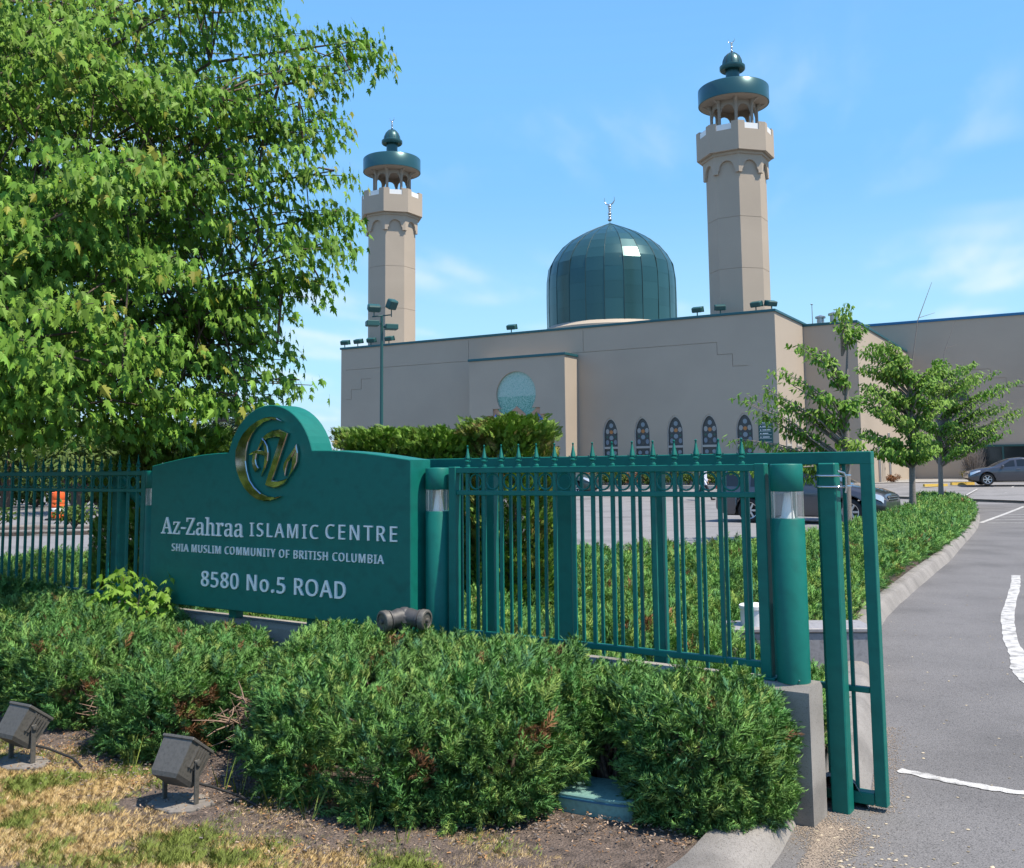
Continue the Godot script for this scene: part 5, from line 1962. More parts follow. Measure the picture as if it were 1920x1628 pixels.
func make_far_plants() -> void:
	# shrubs beyond the sign crest
	round_bush("leafy_shrub", "loose pale leafed shrub rising behind the sign crest", Vector3(-3.75, 0.0, -21.0), Vector3(0.95, 1.3, 0.8), 1900, Color(0.11, 0.155, 0.04), 0.13)
	round_bush("leafy_shrub", "green shrub peeping out beside the crest's shaded edge", Vector3(-5.9, 0.0, -21.5), Vector3(0.7, 1.3, 0.7), 1500, Color(0.08, 0.14, 0.025), 0.12)
	var tb := thing("bare_shrub", Vector3(-3.55, 0.0, -19.2), 0.0, "grey leafless twiggy shrub between crest and bright cedar", "shrub")
	bare(tb, Vector3(0.55, 2.0, 0.5), 420)
	# parking island with clipped shrubs, far left
	var ik := MB.new()
	var ring := []
	for i in 33:
		var a := TAU * i / 32
		ring.append(Vector2(-14.6 + cos(a) * 4.6, -28.6 + sin(a) * 1.5))
	var oo := setting("traffic_island_kerb", kerb(ring, -1.0, [Vector2(0, 0), Vector2(0.02, 0.13), Vector2(0.06, 0.15), Vector2(0.2, 0.15), Vector2(0.22, 0.05)]), M.kerb)
	var isl := MB.new()
	var pr := []
	for i in 32: pr.append(Vector2(ring[i].x, -ring[i].y))
	isl.prism(pr, -0.02, 0.1, Transform3D(Basis(Vector3.RIGHT, -PI / 2), Vector3.ZERO))
	setting("traffic_island", isl, M.soil)
	for q in [[-16.8, 0.5], [-14.9, 0.62], [-12.6, 0.7], [-11.5, 0.55]]:
		round_bush("island_shrub", "small rounded green shrub on the traffic island seen through the shaded fence", Vector3(q[0], 0.1, -28.6), Vector3(q[1], 0.42, 0.6), 500, Color(0.09, 0.14, 0.025), 0.12, "shrub", "traffic island shrubs")
	for q in [[-20.5, -47.0, 0], [-24.0, -50.0, 0], [-27.5, -52.0, 0], [-31.0, -52.0, 0], [-17.0, -46.0, 0]]:
		round_bush("hedge_shrub", "dark green hedge shrub across the parking lot, seen through the shaded fence", Vector3(q[0], 0.0, q[1]), Vector3(2.3, 1.15, 1.6), 1500, Color(0.055, 0.10, 0.025), 0.24, "shrub", "hedge across the lot")
	for q in [[-25.5, -53.5], [-21.8, -52.0], [-29.5, -55.0]]:
		round_bush("red_shrub", "dull red leaved shrub behind the far hedge", Vector3(q[0], 0.0, q[1]), Vector3(2.0, 1.55, 1.3), 1200, Color(0.16, 0.045, 0.04), 0.24, "shrub", "red shrubs behind the hedge")
	var trees := [[-18.5, -42.0, 3.0, 3.0], [-23.5, -46.0, 3.4, 3.6], [-28.5, -44.0, 3.6, 4.0], [-15.5, -55.0, 3.0, 2.6], [-20.0, -62.0, 3.6, 3.2], [-33.0, -55.0, 4.0, 4.6], [-12.8, -48.0, 2.2, 2.0]]
	for q in trees:
		round_bush("lot_tree", "yellow green tree across the parking lot, behind the maple's low branches", Vector3(q[0], 0.0, q[1]), Vector3(q[2], q[3] * 0.55, q[2]), 2600, Color(0.13, 0.165, 0.035).lerp(Color(0.07, 0.12, 0.03), rng.randf()), 0.3, "tree", "trees across the lot", 1.0)
	round_bush("poplar_tree", "distant grey green tree just above the sign crest", Vector3(-25.5, 0, -90.0), Vector3(3.4, 3.6, 3.0), 3600, Color(0.085, 0.115, 0.07), 0.4, "tree", "", 1.6)
	# shrubs and trees further along the street, mirrored in the polished crest emblem
	for q in [[-9.5, -6.6, 1.1, 0.9, 0.0], [-12.0, -5.2, 1.5, 1.2, 0.0], [-15.0, -7.0, 2.2, 2.2, 0.9], [-19.0, -4.6, 2.6, 2.6, 1.0], [-25.0, -5.5, 3.2, 3.2, 1.2]]:
		round_bush("roadside_tree" if q[4] > 0.0 else "roadside_shrub", "leafy tree along the street, mirrored in the polished emblem" if q[4] > 0.0 else "leafy shrub along the street, mirrored in the polished emblem", Vector3(q[0], 0.05, q[1]), Vector3(q[2], q[3], q[2]), 1600, Color(0.10, 0.165, 0.03), 0.16 + q[2] * 0.06, "tree" if q[4] > 0.0 else "shrub", "trees along the street" if q[4] > 0.0 else "shrubs along the street", q[4])
	for i in 12:
		var x := -75.0 + i * 6.2
		round_bush("distant_tree", "hazy tree in the row along the far horizon", Vector3(x, -0.1, -118.0 - rnd(0, 14)), Vector3(4.2, rnd(2.0, 3.1), 3.0), 1300, Color(0.06, 0.10, 0.045), 0.6, "tree", "trees along the horizon", 0.8)
	# planting along the hall and the wing
	for i in 16:
		var x := -13.0 + i * 0.82
		var p := bl(x, 0, rnd(1.1, 2.0))
		var rust := i in [1, 2, 6]
		round_bush("hall_shrub", "rusty brown shrub at the foot of the hall" if rust else "green shrub at the foot of the hall below the windows", Vector3(p.x, gy(p.x, p.z) + 0.15, p.z), Vector3(0.6, 0.48, 0.5), 420, Color(0.19, 0.095, 0.04) if rust else Color(0.08, 0.13, 0.025), 0.13, "shrub", "rusty shrubs along the hall" if rust else "green shrubs along the hall")
	for q in [[4.1, -10.8, 0.45, Color(0.17, 0.07, 0.03), "rusty low shrub at the foot of the low block"], [7.3, -21.5, 0.55, Color(0.16, 0.13, 0.03), "yellowish low shrub in front of the parked grey car"], [8.3, -23.0, 0.6, Color(0.20, 0.08, 0.03), "orange brown low shrub beside the glazed front"]]:
		var p := bl(q[0], 0, q[1])
		round_bush("wing_shrub", q[4], Vector3(p.x, gy(p.x, p.z) + 0.12, p.z), Vector3(q[2], q[2] * 0.6, q[2]), 420, q[3], 0.12)
	var pb := bl(7.6, 0, -22.6)
	tb = thing("bare_shrub", Vector3(pb.x, gy(pb.x, pb.z) + 0.1, pb.z), 0.0, "round grey leafless shrub against the rear wing", "shrub")
	bare(tb, Vector3(1.0, 2.4, 0.8), 520)

func bare(t: Node3D, ra: Vector3, count: int) -> void:
	var st := MB.new()
	for i in count:
		var a := rnd(0, TAU)
		var e := Vector3(cos(a) * ra.x * sqrt(rng.randf()), ra.y * rnd(0.35, 1.0), sin(a) * ra.z * sqrt(rng.randf()))
		var s := e * Vector3(0.45, rnd(0.25, 0.6), 0.45)
		st.tube([s, s.lerp(e, 0.5) + rv() * 0.06, e], [0.012, 0.009, 0.004], 4, false)
	for i in 14:
		var a := rnd(0, TAU)
		var e := Vector3(cos(a) * ra.x * 0.6, ra.y * 0.7, sin(a) * ra.z * 0.6)
		st.tube([Vector3(cos(a) * 0.06, -0.05, sin(a) * 0.06), e * 0.5, e], [0.025, 0.018, 0.008], 5, false)
	put("twigs", st, M.bark_grey, t)

# ---------------------------------------------------------------- vehicles
func along(prof: Array, x: float) -> float:
	for i in prof.size() - 1:
		if x <= prof[i].x and x >= prof[i + 1].x:
			var t: float = (prof[i].x - x) / (prof[i].x - prof[i + 1].x)
			var y0: float = prof[maxi(i - 1, 0)].y
			var y3: float = prof[mini(i + 2, prof.size() - 1)].y
			return lerpf(lerpf(prof[i].y, prof[i + 1].y, t), cubic_interpolate(prof[i].y, prof[i + 1].y, y0, y3, t), 0.35)
	return prof[-1].y if x < prof[-1].x else prof[0].y

func wheel(parent: Node3D, at: Vector3, r: float, side: float) -> void:
	var w := Node3D.new()
	w.name = "wheel"
	parent.add_child(w, true)
	w.position = at
	var bs := Basis(Vector3.RIGHT, side * PI / 2)
	var m := MB.new()
	m.lathe([Vector2(r * 0.66, -0.10), Vector2(r * 0.9, -0.11), Vector2(r * 0.985, -0.08), Vector2(r, 0.0), Vector2(r * 0.985, 0.08), Vector2(r * 0.9, 0.11), Vector2(r * 0.68, 0.10), Vector2(r * 0.66, 0.06)], 28, Vector3.ZERO, bs)
	put("tyre", m, M.rubber, w)
	var rim := MB.new()
	rim.lathe([Vector2(r * 0.60, 0.02), Vector2(r * 0.68, 0.06), Vector2(r * 0.68, 0.092), Vector2(r * 0.62, 0.085), Vector2(r * 0.60, 0.02)], 28, Vector3.ZERO, bs)
	for k in 6:
		var a := TAU * k / 6
		rim.box(bs * (Vector3(cos(a), 0, sin(a)) * r * 0.36 + Vector3(0, 0.065, 0)), Vector3(r * 0.62, 0.03, r * 0.17), bs * Basis(Vector3.UP, -a), 0.006)
	rim.lathe([Vector2(r * 0.16, 0.03), Vector2(r * 0.16, 0.085), Vector2(0.0, 0.09)], 16, Vector3.ZERO, bs)
	put("rim", rim, M.alloy, w)
	var hub := MB.new()
	hub.lathe([Vector2(r * 0.66, -0.02), Vector2(0.0, -0.02)], 20, Vector3.ZERO, bs)
	hub.lathe([Vector2(0.0, 0.0), Vector2(r * 0.62, 0.0)], 20, Vector3.ZERO, bs)
	put("brake_disc", hub, M.black, w)

func car(called: String, label: String, at: Vector3, turn: float, paint: Material, spec: Dictionary) -> Node3D:
	# x forward, z to the car's right
	var t := thing(called, at, turn, label, "car")
	var top: Array = spec.top
	var W: float = spec.w
	var x1: float = top[0].x
	var x0: float = top[-1].x
	var r: float = spec.r
	var secs := []
	var xs := []
	var N := 84
	for i in N + 1: xs.append(lerpf(x1, x0, i / float(N)))
	for x in xs:
		var yt := along(top, x)
		var belt := minf(along(spec.belt, x), yt - 0.02)
		var endd := minf(x1 - x, x - x0)
		var tp := 1.0 - 0.24 * pow(1.0 - clampf(endd / 0.55, 0, 1), 2.2)
		var low := 0.24 + 0.14 * pow(1.0 - clampf(endd / 0.5, 0, 1), 2.0)
		for xw in spec.wheels:
			var dx := absf(x - xw)
			if dx < r + 0.075:
				low = maxf(low, r + sqrt(maxf((r + 0.075) * (r + 0.075) - dx * dx, 0.0)) - 0.02)
		var glassy := clampf((yt - belt - 0.12) / 0.3, 0.0, 1.0)
		var wr := lerpf(W * 0.86, W * 0.74, glassy) * tp
		var sh := belt * 0.86
		secs.append([Vector2(W * 0.93 * tp, low), Vector2(W * 0.985 * tp, maxf(low + 0.03, 0.42)), Vector2(W * tp, maxf(low + 0.05, sh * 0.86)), Vector2(W * 0.985 * tp, maxf(low + 0.07, sh)), Vector2(W * 0.945 * tp, maxf(belt, low + 0.09)), Vector2(lerpf(W * 0.92 * tp, wr + 0.05, glassy), lerpf(belt + 0.012, yt - 0.075, glassy)), Vector2(wr - 0.02, maxf(yt - 0.022, belt + 0.02)), Vector2(wr * 0.6, yt), Vector2(0.0, yt + 0.015)])
	var body := MB.new()
	for s in [-1.0, 1.0]:
		var rows := []
		for i in xs.size():
			var row := []
			for p in secs[i]: row.append(Vector3(xs[i], p.y, p.x * s))
			rows.append(row)
		body.grid(rows, Vector3(0, 0.6, 0))
	# end caps
	for e in [0, xs.size() - 1]:
		for j in 8:
			var a: Vector2 = secs[e][j]
			var b: Vector2 = secs[e][j + 1]
			body.quad(Vector3(xs[e], a.y, -a.x), Vector3(xs[e], a.y, a.x), Vector3(xs[e], b.y, b.x), Vector3(xs[e], b.y, -b.x), Vector3(1 if e == 0 else -1, 0, 0))
	put("body", body, paint, t)
	var ub := MB.new()
	ub.bx(x0 + 0.25, x1 - 0.25, 0.20, 0.62, -W * 0.78, W * 0.78)
	put("underbody", ub, M.black, t)
	for xw in spec.wheels:
		for s in [-1.0, 1.0]:
			wheel(t, Vector3(xw, r, s * (W - 0.12)), r, s)
	# side glass, one pane for each window
	for s in [-1.0, 1.0]:
		for g in spec.glass:
			var rows := []
			for i in xs.size():
				if xs[i] > g[0] or xs[i] < g[1]: continue
				var a: Vector2 = secs[i][4]
				var b: Vector2 = secs[i][5]
				if b.y - a.y < 0.10: continue
				var row := []
				for f in [0.08, 0.5, 0.93]:
					var p := a.lerp(b, f)
					row.append(Vector3(xs[i], p.y, (p.x + 0.006) * s))
				rows.append(row)
			if rows.size() > 1:
				var gm := MB.new()
				gm.grid(rows, Vector3(0, 0.9, 0))
				put("side_window", gm, M.glass, t)
		var mr := MB.new()
		mr.box(Vector3(spec.mirror.x, spec.mirror.y, s * (W + 0.09)), Vector3(0.12, 0.14, 0.2), Basis.IDENTITY, 0.03)
		put("mirror", mr, paint, t)
		for hx in spec.handles:
			var hm := MB.new()
			hm.box(Vector3(hx, along(spec.belt, hx) * 0.88, s * (W + 0.012)), Vector3(0.2, 0.03, 0.03), Basis.IDENTITY, 0.008)
			put("door_handle", hm, paint if spec.get("plain", true) else M.steel, t)
		var hl := MB.new()
		var hx0: float = x1 - 0.42
		var rows2 := []
		for i in xs.size():
			if xs[i] > x1 - 0.06 or xs[i] < hx0 - 0.2: continue
			var row := []
			var f: float = (x1 - xs[i]) / 0.6
			for y in [along(top, xs[i]) - 0.14 - 0.10 * (1.0 - f), along(top, xs[i]) - 0.06 - 0.02 * f]:
				row.append(Vector3(xs[i] + 0.02, y, (secs[i][4].x + 0.03 + (0.03 if y < along(top, xs[i]) - 0.1 else 0.0)) * s))
			rows2.append(row)
		hl.grid(rows2, Vector3(0, 0.5, 0))
		put("headlight", hl, M.head, t)
		var tl := MB.new()
		tl.box(Vector3(x0 + 0.10, spec.tail, s * (W * 0.80)), Vector3(0.12, 0.26, 0.2), Basis(Vector3.UP, s * 0.5), 0.02)
		put("tail_light", tl, M.red, t)
	# windscreens follow the top line
	for g in [spec.screen, spec.rear]:
		var rows := []
		for i in xs.size():
			if xs[i] > g[0] or xs[i] < g[1]: continue
			var row := []
			for f in [-0.92, -0.5, 0.0, 0.5, 0.92]:
				var yy: float = lerpf(secs[i][8].y, secs[i][6].y, pow(absf(f), 2.0)) + 0.008
				row.append(Vector3(xs[i], yy, secs[i][6].x * f))
			rows.append(row)
		if rows.size() > 1:
			var wm := MB.new()
			wm.grid(rows)
			put("windscreen", wm, M.glass, t)
	var gr := MB.new()
	gr.box(Vector3(x1 - 0.01, spec.grille, 0), Vector3(0.05, 0.16, W * 0.9), Basis.IDENTITY, 0.02)
	put("grille", gr, M.black, t)
	for k in 2:
		var bar := MB.new()
		bar.box(Vector3(x1 + 0.012, spec.grille - 0.03 + k * 0.07, 0), Vector3(0.02, 0.022, W * 0.95), Basis.IDENTITY, 0.006)
		put("grille_bar", bar, M.steel, t)
	return t

func make_vehicles() -> void:
	M.alloy = mat(Color(0.55, 0.55, 0.56), 0.3, 0.8)
	M.head = mat(Color(0.75, 0.76, 0.78), 0.08, 0.4)
	M.red = mat(Color(0.35, 0.01, 0.01), 0.2)
	var grey := mat(Color(0.075, 0.078, 0.092), 0.32, 0.55)
	grey.clearcoat_enabled = true; grey.clearcoat = 1.0; grey.clearcoat_roughness = 0.04
	var van := {"w": 0.98, "r": 0.365, "wheels": [1.62, -1.38],
		"top": [Vector2(2.56, 0.72), Vector2(2.48, 0.88), Vector2(2.1, 1.02), Vector2(1.45, 1.15), Vector2(0.85, 1.45), Vector2(0.35, 1.65), Vector2(-0.3, 1.735), Vector2(-1.4, 1.73), Vector2(-2.05, 1.67), Vector2(-2.32, 1.45), Vector2(-2.48, 1.1), Vector2(-2.55, 0.7)],
		"belt": [Vector2(2.56, 0.70), Vector2(1.4, 1.04), Vector2(-0.9, 1.10), Vector2(-1.2, 1.02), Vector2(-2.55, 1.06)],
		"glass": [[1.15, 0.62], [0.58, -0.45], [-0.52, -1.35], [-1.42, -2.25]], "screen": [1.42, 0.42], "rear": [-2.1, -2.44], "mirror": Vector3(0.95, 1.12, 0), "handles": [-0.3, -0.62], "tail": 1.12, "grille": 0.74}
	var a := Vector3(7.14, 0, -29.99)
	var d := Vector3(0.81, 0, 0.587).normalized()
	var right := Vector3(-d.z, 0, d.x)
	var c := a + d * 1.38 - right * 0.86
	car("minivan", "dark grey minivan parked in the lot behind the gate", Vector3(c.x, 0.002, c.z), atan2(-d.z, d.x), grey, van)
	var sedan := {"w": 0.88, "r": 0.32, "wheels": [1.36, -1.26],
		"top": [Vector2(2.27, 0.60), Vector2(2.18, 0.74), Vector2(1.8, 0.86), Vector2(1.05, 0.98), Vector2(0.55, 1.25), Vector2(0.15, 1.40), Vector2(-0.4, 1.465), Vector2(-1.0, 1.40), Vector2(-1.5, 1.18), Vector2(-1.8, 1.06), Vector2(-2.15, 1.02), Vector2(-2.27, 0.62)],
		"belt": [Vector2(2.27, 0.58), Vector2(1.0, 0.93), Vector2(-1.4, 0.99), Vector2(-2.27, 0.98)],
		"glass": [[0.75, 0.0], [-0.06, -0.85], [-0.9, -1.3]], "screen": [1.0, 0.2], "rear": [-1.05, -1.7], "mirror": Vector3(0.62, 1.0, 0), "handles": [-0.15, -1.0], "tail": 0.88, "grille": 0.6}
	# grey saloon by the wing, seen from its left side, nose to the left
	var sd := Vector3(-0.97, 0, -0.24).normalized()
	var fw := Vector3(25.1, 0, -52.6)
	c = fw - sd * 1.36 + Vector3(-sd.z, 0, sd.x) * 0.7
	car("parked_saloon", "dark grey saloon car parked before the rear wing", Vector3(c.x, gy(c.x, c.z) + 0.11, c.z), atan2(-sd.z, sd.x), grey, sedan)
	var dark := mat(Color(0.02, 0.05, 0.05), 0.3, 0.3)
	dark.clearcoat_enabled = true
	car("parked_van", "dark van beyond the lot, seen through the fence rings", Vector3(2.1, gy(2.1, -54.0), -54.0), BA + 0.15, dark, van)

# ---------------------------------------------------------------- person
func make_person() -> void:
	# walking figure: tapered capsules joined with a smooth minimum, meshed as surface nets
	var K := func(a: Vector3, b: Vector3, ra: float, rb: float, part: int): return [a, b, ra, rb, part]
	var bones := [
		K.call(Vector3(0, 0.95, 0), Vector3(0.02, 1.12, 0), 0.155, 0.15, 0), K.call(Vector3(0.02, 1.12, 0), Vector3(0.03, 1.36, 0), 0.15, 0.165, 0),
		K.call(Vector3(0.03, 1.40, -0.15), Vector3(0.03, 1.40, 0.15), 0.075, 0.075, 0), K.call(Vector3(0.03, 1.42, 0), Vector3(0.05, 1.55, 0), 0.06, 0.055, 2),
		K.call(Vector3(0.06, 1.63, 0), Vector3(0.07, 1.68, 0), 0.095, 0.10, 2), K.call(Vector3(0.10, 1.58, 0), Vector3(0.12, 1.56, 0), 0.05, 0.045, 2),
		K.call(Vector3(0.03, 1.40, 0.19), Vector3(-0.06, 1.14, 0.24), 0.055, 0.045, 0), K.call(Vector3(-0.06, 1.14, 0.24), Vector3(0.10, 0.94, 0.25), 0.043, 0.034, 0),
		K.call(Vector3(0.03, 1.40, -0.19), Vector3(0.10, 1.14, -0.24), 0.055, 0.045, 0), K.call(Vector3(0.10, 1.14, -0.24), Vector3(0.28, 1.00, -0.22), 0.043, 0.034, 0),
		K.call(Vector3(0.0, 0.90, 0.09), Vector3(0.20, 0.52, 0.09), 0.095, 0.065, 1), K.call(Vector3(0.20, 0.52, 0.09), Vector3(0.36, 0.10, 0.09), 0.065, 0.042, 1), K.call(Vector3(0.37, 0.07, 0.09), Vector3(0.52, 0.08, 0.09), 0.045, 0.04, 3),
		K.call(Vector3(0.0, 0.90, -0.09), Vector3(-0.10, 0.50, -0.09), 0.095, 0.065, 1), K.call(Vector3(-0.10, 0.50, -0.09), Vector3(-0.36, 0.12, -0.09), 0.065, 0.042, 1), K.call(Vector3(-0.37, 0.10, -0.09), Vector3(-0.26, 0.04, -0.09), 0.045, 0.035, 3),
		K.call(Vector3(0.10, 0.94, 0.25), Vector3(0.16, 0.87, 0.25), 0.032, 0.028, 2), K.call(Vector3(0.28, 1.00, -0.22), Vector3(0.36, 0.99, -0.21), 0.032, 0.026, 2)]
	for f in 4:
		bones.append(K.call(Vector3(0.15, 0.885, 0.235 + f * 0.011), Vector3(0.185 - f * 0.003, 0.81, 0.235 + f * 0.011), 0.011, 0.009, 2))
		bones.append(K.call(Vector3(0.35, 0.99, -0.228 + f * 0.011), Vector3(0.43 - f * 0.004, 0.97, -0.228 + f * 0.011), 0.011, 0.009, 2))
	bones.append(K.call(Vector3(0.13, 0.91, 0.23), Vector3(0.19, 0.87, 0.215), 0.012, 0.010, 2))
	bones.append(K.call(Vector3(0.30, 1.00, -0.205), Vector3(0.37, 1.01, -0.185), 0.012, 0.010, 2))
	var cell := 0.02
	var lo := Vector3(-0.5, 0.0, -0.34)
	var nx := 56; var ny := 92; var nz := 34
	var field := PackedFloat32Array()
	field.resize(nx * ny * nz)
	field.fill(9.0)
	var kk := 0.03
	for b in bones:
		var A: Vector3 = b[0]; var B: Vector3 = b[1]
		var R := maxf(b[2], b[3]) + 0.07
		var mn := (A.min(B) - Vector3.ONE * R - lo) / cell
		var mx := (A.max(B) + Vector3.ONE * R - lo) / cell
		for i in range(maxi(0, int(mn.x)), mini(nx, int(mx.x) + 2)):
			for j in range(maxi(0, int(mn.y)), mini(ny, int(mx.y) + 2)):
				for k in range(maxi(0, int(mn.z)), mini(nz, int(mx.z) + 2)):
					var p := lo + Vector3(i, j, k) * cell
					var ab := B - A
					var t := clampf((p - A).dot(ab) / maxf(ab.length_squared(), 1e-6), 0, 1)
					var dd := p.distance_to(A + ab * t) - lerpf(b[2], b[3], t)
					var q := (i * ny + j) * nz + k
					var o := field[q]
					var h := maxf(kk - absf(o - dd), 0.0) / kk
					field[q] = minf(o, dd) - h * h * kk * 0.25
	var vid := {}
	var vp := []
	for i in nx - 1:
		for j in ny - 1:
			for k in nz - 1:
				var s := Vector3.ZERO
				var n := 0
				var vals := []
				for c in 8:
					vals.append(field[((i + (c & 1)) * ny + j + ((c >> 1) & 1)) * nz + k + (c >> 2)])
				if vals.min() > 0.0 or vals.max() <= 0.0: continue
				for e in [[0, 1], [2, 3], [4, 5], [6, 7], [0, 2], [1, 3], [4, 6], [5, 7], [0, 4], [1, 5], [2, 6], [3, 7]]:
					var va: float = vals[e[0]]; var vb: float = vals[e[1]]
					if (va > 0.0) == (vb > 0.0): continue
					var t := va / (va - vb)
					var pa := Vector3(e[0] & 1, (e[0] >> 1) & 1, e[0] >> 2)
					var pb := Vector3(e[1] & 1, (e[1] >> 1) & 1, e[1] >> 2)
					s += pa.lerp(pb, t); n += 1
				vid[Vector3i(i, j, k)] = vp.size()
				vp.append(lo + (Vector3(i, j, k) + s / n) * cell)
	var nrm := []
	for p in vp:
		var best := 9.0
		var g := Vector3.UP
		for b in bones:
			var ab: Vector3 = b[1] - b[0]
			var t := clampf((p - b[0]).dot(ab) / maxf(ab.length_squared(), 1e-6), 0, 1)
			var cpt: Vector3 = b[0] + ab * t
			var dd: float = p.distance_to(cpt) - lerpf(b[2], b[3], t)
			if dd < best: best = dd; g = (p - cpt).normalized()
		nrm.append(g)
	var mb := MB.new()
	mb.use_col = true
	var tone := [Color(0.62, 0.66, 0.78), Color(0.02, 0.022, 0.03), Color(0.34, 0.20, 0.13), Color(0.02, 0.018, 0.016)]
	for key in vid:
		var i: int = key.x; var j: int = key.y; var k: int = key.z
		var f0 := field[(i * ny + j) * nz + k]
		for ax in 3:
			var st := Vector3i.ZERO; st[ax] = 1
			var f1 := field[((i + st.x) * ny + j + st.y) * nz + k + st.z]
			if (f0 > 0.0) == (f1 > 0.0): continue
			var u := Vector3i.ZERO; u[(ax + 1) % 3] = 1
			var w := Vector3i.ZERO; w[(ax + 2) % 3] = 1
			var ids := [vid.get(key), vid.get(key - u), vid.get(key - u - w), vid.get(key - w)]
			if ids.has(null): continue
			var mid: Vector3 = (vp[ids[0]] + vp[ids[2]]) * 0.5
			var part := 0
			var best := 9.0
			for b in bones:
				var ab: Vector3 = b[1] - b[0]
				var t := clampf((mid - b[0]).dot(ab) / maxf(ab.length_squared(), 1e-6), 0, 1)
				var dd: float = mid.distance_to(b[0] + ab * t) - lerpf(b[2], b[3], t)
				if dd < best: best = dd; part = b[4]
			if part == 2 and mid.y > 1.66: part = 3
			if part == 1 and mid.y > 0.76: part = 0
			mb.tint = tone[part]
			mb.t3(vp[ids[0]], vp[ids[1]], vp[ids[2]], nrm[ids[0]], nrm[ids[1]], nrm[ids[2]])
			mb.t3(vp[ids[0]], vp[ids[2]], vp[ids[3]], nrm[ids[0]], nrm[ids[2]], nrm[ids[3]])
	var cloth := mat(Color(1, 1, 1), 0.85)
	cloth.vertex_color_use_as_albedo = true
	var at := Vector3(9.16, gy(9.16, -47.8), -47.84)
	var o := thing("person", at, 0.1, "person in long pale blue shirt and dark trousers walking across the lot", "person")
	put("body", mb, cloth, o)

